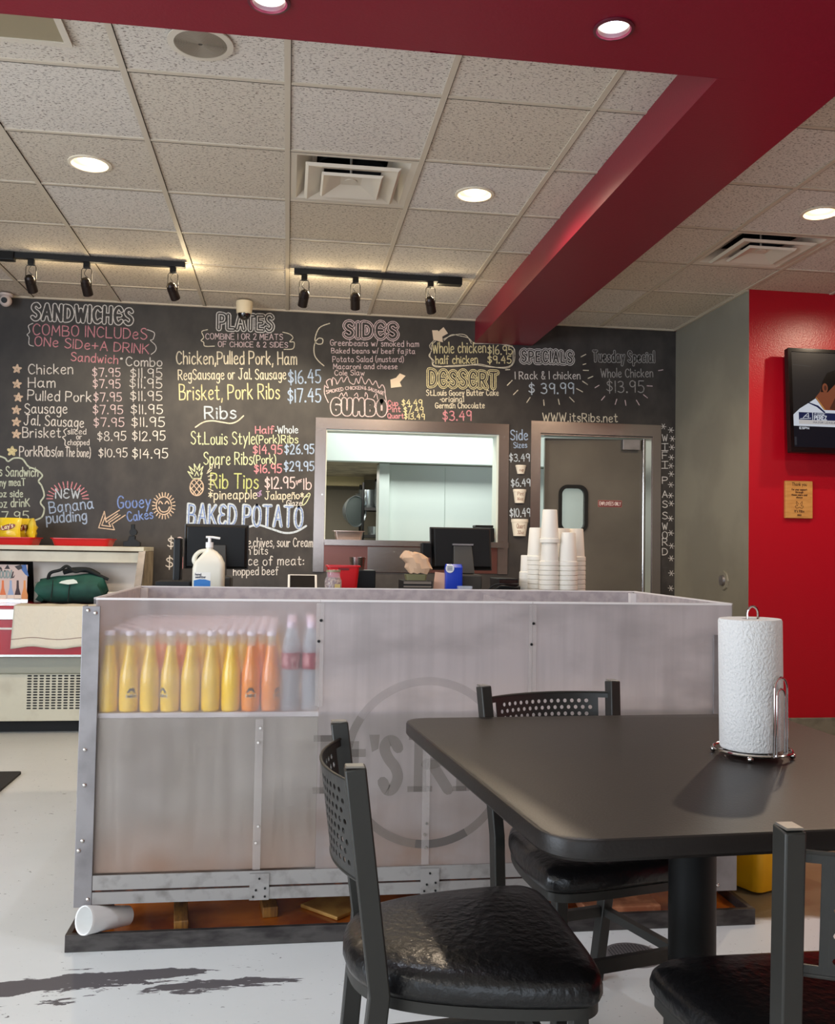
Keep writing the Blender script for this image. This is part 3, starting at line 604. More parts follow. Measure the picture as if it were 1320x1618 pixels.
# --- sides, gumbo
heading('SIDЄS', 546, 531, 626, 534, 21, 'rose', 3.6, 1.3, rings=2, gap=4)
draw('chalk_swirl', [[(521, 511), (505, 518), (498, 535), (501, 543), (509, 543), (510, 536), (503, 535), (497, 545), (497, 560), (503, 570), (512, 578)]], 'cream', 2)
for t in [('Greenbeans w/ smoked ham', 522, 546, 662, 548, 9), ('Baked beans w/ beef fajita', 524, 558, 656, 559, 8), ('Potato Salad (mustard)', 526, 572, 638, 572, 9), ('Macaroni and cheese', 527, 583, 628, 583, 8), ('Cole Slaw', 529, 593, 576, 593, 8)]:
    line(*t, 'rose', 1.4)
fl = [(513, 609), (519, 613), (516, 603), (523, 599), (525, 609), (526, 597), (531, 601), (533, 607), (540, 596), (543, 604), (549, 595), (553, 604), (560, 607), (563, 598), (567, 606), (571, 595), (577, 607), (583, 599), (589, 608), (594, 602), (599, 613), (604, 608), (608, 614), (609, 624), (611, 634)]
draw('chalk_flames', [fl, [(513, 609), (513, 622), (519, 636)]], 'rose', 1.7)
for t, a, b, e, f in (('SMOKED', 516, 622, 543, 617), ('CHICKEN', 546, 616, 574, 615), ('&', 576, 616, 579, 616), ('SAUSAGE', 581, 616, 606, 624)): line(t, a, b, e, f, 5, 'rose', 1.2)
heading('GUMBO', 526, 653, 608, 655, 21, 'rose', 6.5, 1.5, gap=5)
draw('chalk_flames', [[(536, 627), (540, 621), (543, 626), (547, 620), (549, 626)], [(560, 625), (564, 621), (566, 627)], [(577, 626), (578, 620), (581, 625), (580, 630)], [(591, 628), (595, 622), (597, 631)]], 'rose', 1.5)
line('Cup', 613, 641, 629, 641, 8, 'pink', 1.8); line('Pint', 613, 651, 633, 651, 9, 'pink', 1.8); line('Quart', 613, 661, 638, 661, 8, 'pink', 1.8)
line('$4.49', 635, 641, 667, 642, 10, 'yellow', 1.7); line('$7.49', 638, 652, 669, 652, 9, 'yellow', 1.7); line('$13.49', 639, 662, 671, 663, 9, 'yellow', 1.7)
# --- whole chicken and dessert
cl = [(687, 537), (679, 546), (682, 554), (678, 562), (683, 569), (684, 577), (692, 580), (710, 578), (735, 577), (755, 577), (775, 580), (800, 580), (810, 574), (811, 560), (812, 550), (802, 545), (780, 543), (748, 543)]
draw('chalk_cloud', [cl, [(u+1.6+1.5*math.sin(i*2.1), v+1.8*math.cos(i*1.7)) for i, (u, v) in enumerate(cl)], [(701, 536), (712, 531), (727, 528), (738, 531), (745, 543)], [(702, 538), (714, 529), (728, 531), (740, 534), (746, 540)]], 'cream', 1.4)
line('Whole chicken', 684, 558, 768, 557, 17, 'yellow', 2.2); line('$16.95', 771, 560, 810, 560, 14, 'yellow', 2.2); line('half chicken', 689, 575, 755, 574, 13, 'yellow', 2); line('$9.45', 771, 574, 808, 574, 12, 'yellow', 2.2)
heading('DЄSSЄRT', 679, 609, 785, 612, 23, 'yellow', 2.6, 1.2, rings=2, gap=4)
line('St.Louis Gooey Butter Cake', 674, 625, 788, 625, 9, 'cream', 1.6); line('·original', 696, 635, 733, 635, 9, 'cream', 1.6); line('German Chocolate', 688, 645, 766, 645, 9, 'cream', 1.6); line('$3.49', 700, 664, 745, 664, 15, 'pink', 2.4)
# --- specials
heading('SPECIALS', 825, 571, 904, 573, 17, 'white', 2.4, 1.3, rings=2, gap=4); line('SPECIALS', 825, 571, 904, 573, 17, 'dim', .8)
line('1 Rack & 1 chicken', 814, 599, 917, 599, 12, 'white', 1.8); line('$ 39.99', 836, 622, 907, 622, 17, 'ice', 2.4)
heading('Tuesday Special', 938, 571, 1034, 572, 17, 'grey', 2.2, 1.1, gap=3); line('Whole Chicken', 950, 596, 1032, 596, 14, 'grey', 1.8); line('$13.95', 959, 620, 1018, 620, 19, 'grey', 2)
line('WWW.itsRibs.net', 858, 666, 976, 667, 14, 'cream', 2)
dash = [(230,250,255,248),(270,315,240,345),(305,375,278,402),(380,420,360,450),(463,435,466,468),(553,430,560,463),(622,418,650,446),(665,365,702,385),(702,320,732,340),(735,303,765,290),(706,253,738,254),(705,218,722,213),(693,170,722,155),(778,360,803,345),(838,412,818,436),(912,430,902,462),(963,437,968,468),(1032,436,1050,466),(1075,402,1100,422),(1098,348,1130,350),(1168,255,1195,250)]
px = lambda a, b: (740+a/3.882, 520+b/3.882)
draw('chalk_dash', [[px(a, b), px(c, d)] for a, b, c, d in dash[:13]], 'cream', 2, False); draw('chalk_dash', [[px(a, b), px(c, d)] for a, b, c, d in dash[13:]], 'rose', 1.8, False)
# --- side sizes, wifi
line('Side', 807, 695, 834, 695, 16, 'blue', 2.4); line('Sizes', 812, 708, 833, 707, 9, 'blue', 1.8)
line('$3.49', 805, 729, 837, 729, 12, 'ice', 2); line('$6.49', 808, 769, 838, 768, 12, 'ice', 2); line('$10.49', 806, 817, 838, 816, 13, 'ice', 2)
for ch, y in (('W', 697), ('I', 712), ('F', 725), ('I', 740), ('P', 764), ('A', 786), ('S', 802), ('S', 820), ('W', 837), ('O', 851), ('R', 862), ('D', 877)):
    if ch == 'I': draw('chalk_lettering', [[(1051, y), (1051, y-11)], [(1046, y), (1056, y)], [(1046, y-11), (1056, y-11)]], 'white', 1.7, False)
    else: line(ch, 1047, y, 1055, y, 11, 'white', 1.7)
for ch, y in (('I', 893), ('T', 906), ('S', 918)): line(ch, 1048, y, 1055, y, 9, 'dim', 1.3)
for a, b in ((1137,105),(1190,130),(1200,190),(1197,250),(1193,320),(1190,378),(1192,435),(1190,510),(1188,585),(1192,640),(1188,745),(1190,845),(1195,935),(1192,1022),(1193,1125),(1190,1230)):
    u, v = 790+a/4.4, 650+b/4.4; draw('chalk_asterisk', [[(u+4.5*math.cos(q), v+4.5*math.sin(q)), (u-4.5*math.cos(q), v-4.5*math.sin(q))] for q in (.1, 1.1, 2.1)], 'white', 1.2, False)
# lettering of the door sign
dsf = lambda a, b, o: leafpt(a, b, -.006-o)
sm_ = MB(); ribbons(sm_, layout('EMPLOYEES ONLY', (-.362, 1.593), (-.193, 1.593), .027, jit=0), .0042, .0008, dsf); sm_.build('sign_lettering', mat('sign_white', (225, 205, 200), .6), leaf_o, smooth=0, recalc=False)
# ================================================================ ceiling fittings
M_TRIMW = mat('lamp_trim_cream', (226, 214, 192), .35)
M_BULBW = mat('bulb_warm', (255, 240, 210), .5, emit=((255, 236, 200), 9))
M_BULBC = mat('bulb_cool', (235, 242, 255), .5, emit=((226, 236, 255), 9))
M_BAFFLE = mat('lamp_reflector', (226, 216, 196), .25, .3)
def spot(name, parent, loc, target, power, col, ang, blend=.5, rad=.04):
    d = bpy.data.lights.new(name, 'SPOT'); d.energy = power; d.color = col; d.spot_size = math.radians(ang); d.spot_blend = blend; d.shadow_soft_size = rad
    o = bpy.data.objects.new(name, d); COL.objects.link(o); o.parent = parent; o.location = loc
    o.rotation_euler = (Vector(target)-Vector(loc)).to_track_quat('-Z', 'Y').to_euler(); return o
def can(x, y, z, R, label, bulb, power, col, trim, group):
    t = thing('recessed_light', label, 'ceiling light', (x, y, z), 0, group)
    MB().lathe([(R*.985, .03), (R*.985, -.001), (R*1.2, -.001), (R*1.2, -.006), (R*1.02, -.008), (R*.93, -.003), (R*.93, .03)], n=40, cap0=False, cap1=False).build('trim_ring', trim, t)
    MB().lathe([(R*.95, -.001), (R*.86, .05), (R*.80, .10), (R*.3, .16), (.005, .17)], n=40, cap0=False).build('reflector', M_BAFFLE, t)
    MB().lathe([(.005, .028), (R*.45, .03), (R*.62, .045), (R*.6, .07), (R*.3, .12), (.02, .15)], n=32).build('bulb', bulb, t)
    spot('lamp', t, (0, 0, -.012), (0, 0, -2), power, col, 172, .5, R*.45)
    return t
can(*CANS[0], HC, CAN_R, 'round recessed ceiling light with cream trim, left one above the counter', M_BULBW, K_CAN, WARM, M_TRIMW, 'warm recessed ceiling lights')
can(*CANS[1], HC, CAN_R, 'bright round recessed ceiling light beside the square vent, near the red beam', M_BULBW, K_CAN*1.25, WARM, M_TRIMW, 'warm recessed ceiling lights')
can(*CANS[2], HC, CAN_R, 'round recessed ceiling light above the television side, right of the red beam', M_BULBW, K_CAN, WARM, M_TRIMW, 'warm recessed ceiling lights')
can(*CANS[3], HC, CAN_R, 'recessed ceiling light over the television, outside the right picture edge', M_BULBW, K_CAN*.9, WARM, M_TRIMW, 'warm recessed ceiling lights')
M_REDTRIM = mat('red_lamp_trim', (84, 26, 40), .3)
can(*BC[0], RZ, BCR, 'cool white downlight in the red beam, cut by the top picture edge', M_BULBC, K_BEAMCAN, COOL, M_REDTRIM, 'cool downlights in the red beam')
can(*BC[1], RZ, BCR, 'cool white downlight in the red beam, right one fully in view', M_BULBC, K_BEAMCAN, COOL, M_REDTRIM, 'cool downlights in the red beam')
# --- square diffusers
M_VENT = mat('vent_cream', (206, 196, 180), .45)
def diffuser(i, j, label):
    x, y = GX+(i+.5)*T, GY+(j+.5)*T
    t = thing('ceiling_vent', label, 'ceiling vent', (x, y, HC), 0, 'square ceiling vents')
    def sq(h, z): return [(-h, -h, z), (h, -h, z), (h, h, z), (-h, h, z)]
    MB().rings([sq(.302, -.004), sq(.262, -.002), sq(.19, .05), sq(.168, .055)], cap0=False, cap1=False).build('outer_frame', M_VENT, t, smooth=0, recalc=False)
    MB().rings([sq(.222, -.014), sq(.208, -.026), sq(.135, -.004), sq(.138, 0)], cap0=False, cap1=False).build('middle_cone', M_VENT, t, smooth=0, recalc=False)
    MB().rings([sq(.145, -.024), sq(.136, -.036), sq(.05, -.002)], cap0=False, cap1=True).build('inner_cone', M_VENT, t, smooth=0, recalc=False)
    MB().lathe([(.167, .0545), (.167, .24), (.005, .24)], n=32, cap0=False).build('duct_neck', M_BLACKM, t)
    m = MB(); m.cyl((0, 0, .004), (0, 0, .22), .006, n=8); m.cyl((0, 0, -.0065), (0, 0, -.0025), .03, n=16); m.build('hub', M_VENT, t)
    return t
diffuser(0, 1, 'square cream ceiling vent left of the bright lamp, above the counter')
diffuser(4, 2, 'square cream ceiling vent on the right, above the red wall')
# --- round speaker grille
t = thing('ceiling_speaker', 'round perforated speaker grille in the ceiling beside the near red beam', 'speaker', (-.342, 3.315, HC-.006))
MB().lathe([(.115, .001), (.115, -.004), (.092, -.006), (.092, -.001)], n=40, cap0=False, cap1=False).build('rim', M_VENT, t)
g = MB()
for r in range(2, 18): R = r*.0052; g.lathe([(R-.0016, -.003), (R-.0016, -.006), (R+.0016, -.006), (R+.0016, -.003)], n=40, cap0=False, cap1=False)
g.cur = 1; g.lathe([(.092, -.0015), (.001, -.0015)], n=40, cap0=False)
g.build('grille', [mat('grille_grey', (150, 138, 122), .5), mat('grille_back', (96, 88, 78), .8)], t)
# --- flat grey light panel at the far left
t = thing('ceiling_panel_light', 'unlit grey ceiling light panel at the upper left corner', 'ceiling light', (-1.13, 3.17, HC-.007))
B(-.31, .31, -.215, .215, -.002, .0).build('lens', mat('dim_lens', (150, 138, 112), .4), t, smooth=0)
m = MB(); m.box(-.335, -.31, -.24, .24, -.006, 0); m.box(.31, .335, -.24, .24, -.006, 0); m.box(-.31, .31, -.24, -.215, -.006, 0); m.box(-.31, .31, .215, .24, -.006, 0); m.build('frame', M_VENT, t, smooth=0)
# --- dome camera and small wall camera
t = thing('dome_camera', 'cream dome security camera hanging from the ceiling over the word PLATES', 'security camera', (-.344, 6.80, HC-.013))
MB().lathe([(.058, 0), (.06, -.012), (.055, -.085), (.05, -.09)], n=32).build('housing', mat('cream_plastic', (226, 212, 184), .4), t)
MB().lathe([(.046, -.0905), (.044, -.108), (.032, -.125), (.014, -.134), (.001, -.136)], n=32).build('dome', mat('smoked_dome', (14, 12, 12), .08, coat=1), t)
t = thing('security_camera', 'small white round security camera on the ceiling edge at far left', 'security camera', (-2.02, 6.93, HC-.013))
m = MB(); m.lathe([(.045, 0), (.048, -.014), (.03, -.02)], n=24); m.sphere((0, 0, -.05), .042, 20, 12); m.build('body', mat('camera_white', (214, 200, 196), .4), t)
MB().cyl((0, -.036, -.054), (0, -.045, -.055), .021, .019, 20).build('lens', M_BLACK, t)
# --- track lights
def track(x0, x1, box0, label):
    t = thing('light_track', label, 'light track', ((x0+x1)/2, 5.95, HC-.007), 0, 'black ceiling light tracks'); h = (x1-x0)/2
    B(-h, h, -.018, .018, -.034, 0).build('rail', M_BLACKM, t, smooth=0)
    B(*((-h-.02, -h+.17) if box0 else (h-.13, h+.03)), -.03, .03, -.05, -.0005).build('feed_box', M_BLACK, t, smooth=0, bevel=.003)
track(-1.86, -.672, True, 'black ceiling light track at left with three spotlights, above SANDWICHES')
track(.006, 1.06, False, 'black ceiling light track at centre with three spotlights, above SIDES')
M_HEAD = mat('spot_bronze', (52, 44, 42), .3, .6)
M_GLOWB = mat('spot_lens_lit', (255, 230, 180), .5, emit=((255, 224, 170), 6))
def head(x, name, tilt, yaw, lit):
    t = thing('track_spotlight', name, 'spotlight', (x, 5.95, HC-.0415), 0, 'track spotlights')
    B(-.019, .019, -.014, .014, -.034, 0).build('adapter', M_BLACK, t, smooth=0, bevel=.002)
    y = MB(); P = [(-.03, 0, -.15), (-.03, 0, -.05), (-.024, 0, -.037), (.024, 0, -.037), (.03, 0, -.05), (.03, 0, -.15)]
    y.tube(P, .0028, 6); y.build('yoke', M_BLACK, t)
    c = MB(); c.tube(catmull([(.004, 0, -.034), (-.014, .004, -.07), (.010, .006, -.10), (-.004, 0, -.125)], 5), .0022, 5); c.build('wire', M_BLACK, t)
    d = Vector((math.sin(yaw)*math.cos(tilt), math.cos(yaw)*math.cos(tilt), -math.sin(tilt))); c0 = Vector((0, 0, -.145))
    bk, fr = c0-d*.035, c0+d*.06
    hd = MB(); hd.cyl(bk-d*.012, bk, .018, .027, 20); hd.cyl(bk, bk+d*.03, .028, .031, 20); hd.cyl(bk+d*.031, fr, .031, .031, 20, True, False); hd.cyl(fr-d*.01, fr, .027, .031, 20, False, False)
    hd.build('lamp_head', M_HEAD, t)
    MB().cyl(fr-d*.012, fr-d*.008, .026, .026, 16).build('lens', M_GLOWB, t)
    spot('lamp', t, fr+d*.01, fr+d*2, K_TRACK*lit, (1, .84, .60), 88, .7, .025)
    p = bpy.data.lights.new('lamp_spill', 'POINT'); p.energy = K_GLOW*lit; p.color = (1, .80, .48); p.shadow_soft_size = .03
    o = bpy.data.objects.new('lamp_spill', p); COL.objects.link(o); o.parent = t; o.location = bk-d*.03+Vector((.05, .10, .02))
for x, n, ti, ya, lit in ((-1.593, 'track spotlight with shiny back, leftmost on the left track', .75, .1, .45), (-1.265, 'dark track spotlight in the middle of the left track', .85, .15, .4), (-.745, 'dark track spotlight at the right end of the left track', .75, .35, 1.1),
                          (.071, 'track spotlight with shiny back, left end of the centre track', .8, -.2, .9), (.398, 'track spotlight in the middle of the centre track', .85, .1, .8), (.886, 'dark track spotlight at the right end of the centre track by the feed box', .75, .35, .9)):
    head(x, n, ti, ya, lit)
# ================================================================ clear-fronted drinks counter
def plexi(name, lo, hi, tint=(200, 194, 192), rough=.22, stain=False):
    m = mat(name, tint, rough); nt = m.node_tree; N = nt.nodes; L = nt.links; b = N['Principled BSDF']
    tc = N.new('ShaderNodeTexCoord')
    def nz(s3, sc_, d):
        mp = N.new('ShaderNodeMapping'); mp.inputs['Scale'].default_value = s3; L.new(tc.outputs['Object'], mp.inputs[0])
        n = N.new('ShaderNodeTexNoise'); n.inputs['Scale'].default_value = sc_; n.inputs['Detail'].default_value = d; L.new(mp.outputs[0], n.inputs['Vector']); return n.outputs['Fac']
    def rng(x, a, c, d, e):
        r = N.new('ShaderNodeMapRange'); L.new(x, r.inputs[0])
        for i, q in enumerate((a, c, d, e)): r.inputs[i+1].default_value = q
        return r.outputs[0]
    L.new(rng(nz((3, 1, 1.2), 2.4, 7), .3, .7, lo, hi), b.inputs['Alpha'])
    if stain:   # dried rub marks, upright streaks and rusty splashes near the foot
        sx = N.new('ShaderNodeSeparateXYZ'); L.new(tc.outputs['Object'], sx.inputs[0])
        def mixc(f, a, c):
            q = N.new('ShaderNodeMix'); q.data_type = 'RGBA'; L.new(f, q.inputs[0])
            if isinstance(a, tuple): q.inputs[6].default_value = a
            else: L.new(a, q.inputs[6])
            q.inputs[7].default_value = c; return q.outputs[2]
        def mul(x, y):
            q = N.new('ShaderNodeMath'); q.operation = 'MULTIPLY'; L.new(x, q.inputs[0]); L.new(y, q.inputs[1]); return q.outputs[0]
        dk = tuple(int(c*.80) for c in tint); c = mixc(rng(nz((10, 1, .5), 3.2, 7), .42, .70, 0, .5), lin(tint), lin(dk))
        c = mixc(rng(nz((1.3, 1, 3.2), 2.6, 7), .5, .72, 0, .8), c, lin(dk))
        c = mixc(mul(rng(sx.outputs['Z'], .46, .22, 0, 1), rng(nz((2.2, 1, 3), 2.6, 7), .36, .66, .1, 1)), c, lin((150, 106, 78)))
        c = mixc(mul(rng(sx.outputs['Z'], .70, .69, 0, .5), rng(nz((1, 1, 1), 1.2, 3), .3, .7, .4, 1)), c, lin((146, 134, 122)))
        L.new(c, b.inputs['Base Color'])
    return m
M_PLEXI = plexi('scuffed_clear_plastic', .10, .30)
M_PLEXE = mat('plastic_edge', (226, 220, 218), .3, alpha=.85)
def lower_mat():
    m = mat('hazy_panel', (166, 158, 150), .5, .1); nt = m.node_tree; N = nt.nodes; L = nt.links; b = N['Principled BSDF']
    tc = N.new('ShaderNodeTexCoord'); sx = N.new('ShaderNodeSeparateXYZ'); L.new(tc.outputs['Object'], sx.inputs[0])
    def nz(s3, sc, d):
        mp = N.new('ShaderNodeMapping'); mp.inputs['Scale'].default_value = s3; L.new(tc.outputs['Object'], mp.inputs[0])
        n = N.new('ShaderNodeTexNoise'); n.inputs['Scale'].default_value = sc; n.inputs['Detail'].default_value = d; L.new(mp.outputs[0], n.inputs['Vector']); return n.outputs['Fac']
    r = N.new('ShaderNodeValToRGB'); e = r.color_ramp.elements; e[0].position = .34; e[0].color = lin((134, 124, 114)); e[1].position = .66; e[1].color = lin((174, 166, 158))
    mx = N.new('ShaderNodeMath'); mx.operation = 'MULTIPLY_ADD'; mx.inputs[1].default_value = .5
    hf = N.new('ShaderNodeMath'); hf.operation = 'MULTIPLY'; hf.inputs[1].default_value = .5
    L.new(nz((9, 1, .8), 3, 6), hf.inputs[0]); L.new(nz((1.2, 1, 2.4), 2.2, 6), mx.inputs[0]); L.new(hf.outputs[0], mx.inputs[2]); L.new(mx.outputs[0], r.inputs[0])
    # rusty water stains creeping up from the bottom rail
    st = N.new('ShaderNodeMapRange'); st.inputs[1].default_value = .40; st.inputs[2].default_value = .22; L.new(sx.outputs['Z'], st.inputs[0])
    sm = N.new('ShaderNodeMath'); sm.operation = 'MULTIPLY'; L.new(st.outputs[0], sm.inputs[0]); L.new(nz((1.4, 1, 2), 3.5, 6), sm.inputs[1])
    m2 = N.new('ShaderNodeMix'); m2.data_type = 'RGBA'; L.new(sm.outputs[0], m2.inputs[0]); L.new(r.outputs[0], m2.inputs[6]); m2.inputs[7].default_value = lin((164, 116, 84))
    L.new(m2.outputs[2], b.inputs['Base Color']); return m
M_LOWER = lower_mat()
CX0, CX1, CY0, CY1, CT = -.60, 1.515, 3.0, 3.90, 1.055
ctr = thing('drinks_counter', 'long drinks counter with scuffed clear plastic trough and grey lower panel', 'counter', (0, 0, 0))
def frost(m, k, rough, ior):
    nt = m.node_tree; N = nt.nodes; L = nt.links; b = N['Principled BSDF']; out = N['Material Output']
    al = b.inputs['Alpha'].links[0].from_socket; L.remove(b.inputs['Alpha'].links[0])
    tr = N.new('ShaderNodeBsdfTransparent'); rf = N.new('ShaderNodeBsdfRefraction'); rf.inputs['Roughness'].default_value = rough; rf.inputs['IOR'].default_value = ior
    a = N.new('ShaderNodeMixShader'); a.inputs[0].default_value = k; L.new(tr.outputs[0], a.inputs[1]); L.new(rf.outputs[0], a.inputs[2])
    c = N.new('ShaderNodeMixShader'); L.new(al, c.inputs[0]); L.new(a.outputs[0], c.inputs[1]); L.new(b.outputs[0], c.inputs[2]); L.new(c.outputs[0], out.inputs[0])
M_PLEXH = plexi('frosted_clear_plastic', .50, .66, (188, 178, 178), stain=True); M_PLEXF = plexi('scuffed_front_plastic', .05, .2, (196, 188, 188), stain=True)
frost(M_PLEXF, .45, .40, 1.2); frost(M_PLEXH, .6, .42, 1.2)
for xa_, xb_, pm_ in ((.8035, CX1-.02, M_PLEXH), (CX0+.02, .1085, M_PLEXF), (.1095, .8025, M_PLEXH)):
    fp = B(xa_, xb_, CY0, CY0+.008, .212, CT).build('front_panel', pm_, ctr, smooth=0)
    B(xa_, xb_, CY0-.0005, CY0+.0085, CT-.006, CT+.0005).build('panel_edge', M_PLEXE, fp, smooth=0)
for nme, x in (('left_panel', CX0+.012), ('right_panel', CX1-.02)):
    o = B(x, x+.008, CY0+.0095, CY1, .212, CT).build(nme, M_PLEXI, ctr, smooth=0)
    B(x-.0005, x+.0085, CY0+.0095, CY1, CT-.005, CT+.0005).build('panel_edge', M_PLEXE, o, smooth=0)
o = B(CX0+.012, CX1-.012, CY1+.0005, CY1+.0085, .212, CT).build('back_panel', M_PLEXI, ctr, smooth=0)
B(CX0+.012, CX1-.012, CY1, CY1+.009, CT-.005, CT+.0005).build('panel_edge', M_PLEXE, o, smooth=0)
o = B(.79, .796, CY0+.0095, 3.72, .702, CT-.012).build('divider', M_PLEXI, ctr, smooth=0)
m = MB()
for x in (CX1-.05, CX0+.024): B(x, x+.026, CY1-.035, CY1-.0085, .95, CT-.008).build('corner_block', M_PLEXE, ctr, smooth=0)
M_ICE = mat('trough_lining', (212, 204, 204), .35, noise=(5, (196, 188, 190), .4, .6))
B(CX0+.021, CX1-.021, CY0+.0095, CY1-.001, .685, .7).build('trough_floor', M_ICE, ctr, smooth=0)
M_LIN = mat('trough_side_lining', (172, 163, 164), .35, .1, noise=(30, (156, 148, 150), .42, .62))
B(CX0+.030, CX1-.030, CY1-.008, CY1-.0005, .7005, CT-.004).build('trough_back', M_LIN, ctr, smooth=0)
for x in (CX0+.0205, CX1-.0235): B(x, x+.003, CY0+.0095, CY1-.009, .7005, CT-.004).build('trough_side', M_LIN, ctr, smooth=0)
B(CX0+.021, CX1-.021, CY0+.0095, CY0+.016, .215, .684).build('lower_panel', M_LOWER, ctr, smooth=0)
# logo: ring and slab-serif letters cut into the haze of the front sheet
LG = MB(); LF = lambda a, b, o: (a, CY0-.0006-o, b)
lc = (.46, .538); ro, ri = .272, .246
for k in range(96):
    a0, a1 = 2*PI*k/96, 2*PI*(k+1)/96; dg = math.degrees((a0+a1)/2)
    LG.cur = 1 if 35 < dg < 145 else (2 if 262 < dg < 300 or 325 < dg < 345 else 0)
    if 302 < dg < 325: LG.cur = 0
    LG.add([LF(lc[0]+ri*math.cos(a0), lc[1]+ri*math.sin(a0), 0), LF(lc[0]+ro*math.cos(a0), lc[1]+ro*math.sin(a0), 0), LF(lc[0]+ro*math.cos(a1), lc[1]+ro*math.sin(a1), 0), LF(lc[0]+ri*math.cos(a1), lc[1]+ri*math.sin(a1), 0)], [(0, 1, 2, 3)])
def lq(x0, x1, z0, z1, c=0): LG.cur = c; LG.add([LF(x0, z0, 0), LF(x1, z0, 0), LF(x1, z1, 0), LF(x0, z1, 0)], [(0, 1, 2, 3)])
zb, zt = .445, .628
lq(.118, .156, zb, zt); lq(.096, .178, zb, zb+.02); lq(.096, .178, zt-.02, zt)                       # I
lq(.205, .24, zb, zt-.02); lq(.19, .262, zt-.07, zt-.045)                                            # t
LG.add([LF(.272, zt, 0), LF(.306, zt, 0), LF(.302, zt-.045, 0), LF(.282, zt-.055, 0)], [(0, 1, 2, 3)])
LG.cur = 0
ss = catmull([(.366, .585), (.352, .606), (.333, .607), (.322, .585), (.335, .553), (.358, .522), (.366, .49), (.352, .458), (.334, .452), (.318, .478)], 5); ribbons(LG, [ss], .034, 0, LF, True)

lq(.418, .458, zb, zt); lq(.398, .478, zb, zb+.018); lq(.40, .44, zt-.018, zt)                        # R
ribbons(LG, [catmull([(.458, zt-.012), (.50, zt-.02), (.512, .575), (.495, .54), (.458, .532)], 5), [(.478, .53), (.53, zb+.005)]], .034, 0, LF, True)
lq(.556, .59, zb, .575); lq(.545, .60, zb, zb+.016); lq(.556, .59, .60, zt)                           # i
lq(.618, .65, zb, zt); ribbons(LG, [catmull([(.65, .50), (.68, .515), (.695, .48), (.68, .455), (.65, .455)], 5)], .022, 0, LF, True)   # b
ribbons(LG, [[(a+.40, zb+(b-zb)*.72) for a, b in ss]], .022, 0, LF, True)                             # s
LG.build('logo', [mat('logo_haze', (124, 116, 108), .4, alpha=.42), mat('logo_faint', (160, 152, 150), .4, alpha=.30), mat('logo_clear', (96, 90, 86), .35, alpha=.8)], fp, smooth=0, recalc=False)
# joint strips with screws
for x, z0, z1, zs in ((-.074, .215, .68, (.653, .608, .349, .298)), (.109, .72, 1.045, (.99, .924)), (.803, .72, 1.045, (.984, .916)), (.458, .215, .68, (.345, .31, .268))):
    s = B(x-.012, x+.012, CY0-.003, CY0-.0015, z0, z1).build('joint_strip', mat('clear_strip', (206, 198, 194), .3, alpha=.2), ctr, smooth=0)
    for i, z in enumerate(zs): MB().cyl((x+.003*(-1)**i, CY0-.0031, z), (x+.003*(-1)**i, CY0-.006, z), .005, .004, 10).build('screw', M_CHROME if z1 < .7 else M_BLACK, s)
# posts, rails, brackets
m = MB(); m.box(-.618, -.565, CY0-.006, CY0-.002, .118, 1.03); m.box(-.6185, -.614, CY0-.002, CY0+.06, .118, 1.03); pl = m.build('corner_post', M_STEELD, ctr, smooth=0, bevel=.0015)
q = MB()
for x, z in ((-.601, 1.017), (-.579, 1.009), (-.598, .593), (-.596, .486), (-.597, .318), (-.607, .289), (-.576, .142)): MB().sphere((x, CY0-.007, z), .0065, 12, 6, (1, .6, 1)).build('bolt', M_CHROME, pl)
m = MB(); m.box(1.428, 1.513, CY0-.006, CY0-.002, .10, .95); m.box(1.51, 1.515, CY0-.002, CY0+.06, .10, .95); pr = m.build('corner_post', M_STEELD, ctr, smooth=0, bevel=.0015)
q = MB(); q.sphere((1.445, CY0-.007, .12), .0065, 12, 6, (1, .6, 1)); q.build('bolt', M_CHROME, pr)
m = MB(); m.box(-.564, 1.427, CY0-.005, CY0-.001, .168, .212); m.box(-.564, 1.427, CY0-.007, CY0-.001, .126, .162); m.cur = 1; m.box(-.56, 1.42, CY0, CY0+.03, .13, .208)
m.build('bottom_rail', [M_ALU, mat('rust_dark', (52, 30, 24), .8, noise=(30, (110, 60, 36), .5, .7))], ctr, smooth=0)
for x in (-.063, .474):
    b = B(x-.03, x+.03, CY0-.010, CY0-.0075, .124, .205).build('bracket', M_ALU, ctr, smooth=0)
    for dx, dz in ((0, .19), (-.018, .135), (.018, .135), (-.01, .155), (.018, .16)): MB().cyl((x+dx, CY0-.0101, dz), (x+dx, CY0-.013, dz), .0035, n=8).build('screw', M_BLACK, b)
q = MB()
for x in (-.55, .9, 1.44):
    for y in (3.10, 3.80): B(x-.03, x+.03, y-.03, y+.03, .0205, .684).build('leg', mat('rusty_leg', (46, 30, 24), .7, noise=(20, (96, 52, 32), .45, .65)), ctr, smooth=0)
# --- steel drip tray under it
M_CURB = mat('tarnished_steel', (88, 84, 82), .42, .75, noise=(12, (60, 56, 56), .4, .65), scale=(1, 1, 3))
tray = thing('drip_tray', 'shallow tarnished steel tray of rusty water under the drinks counter', 'tray', (0, 0, 0))
m = MB(); m.box(-.632, 1.56, 2.958, 2.975, .0005, .052); m.box(-.632, 1.56, 3.925, 3.942, .0005, .052); m.box(-.632, -.615, 2.975, 3.925, .0005, .052); m.box(1.543, 1.56, 2.975, 3.925, .0005, .052)
m.build('curb', M_CURB, tray, smooth=0, bevel=.001)
B(-.615, 1.543, 2.975, 3.925, .001, .02).build('tray_floor', mat('rusty_water', (196, 108, 36), .16, noise=(4.5, (140, 62, 20), .42, .6)), tray, smooth=0)
M_WOOD = mat('wet_wood', (150, 104, 44), .55, noise=(16, (104, 66, 30), .4, .65), scale=(5, 1, 1))
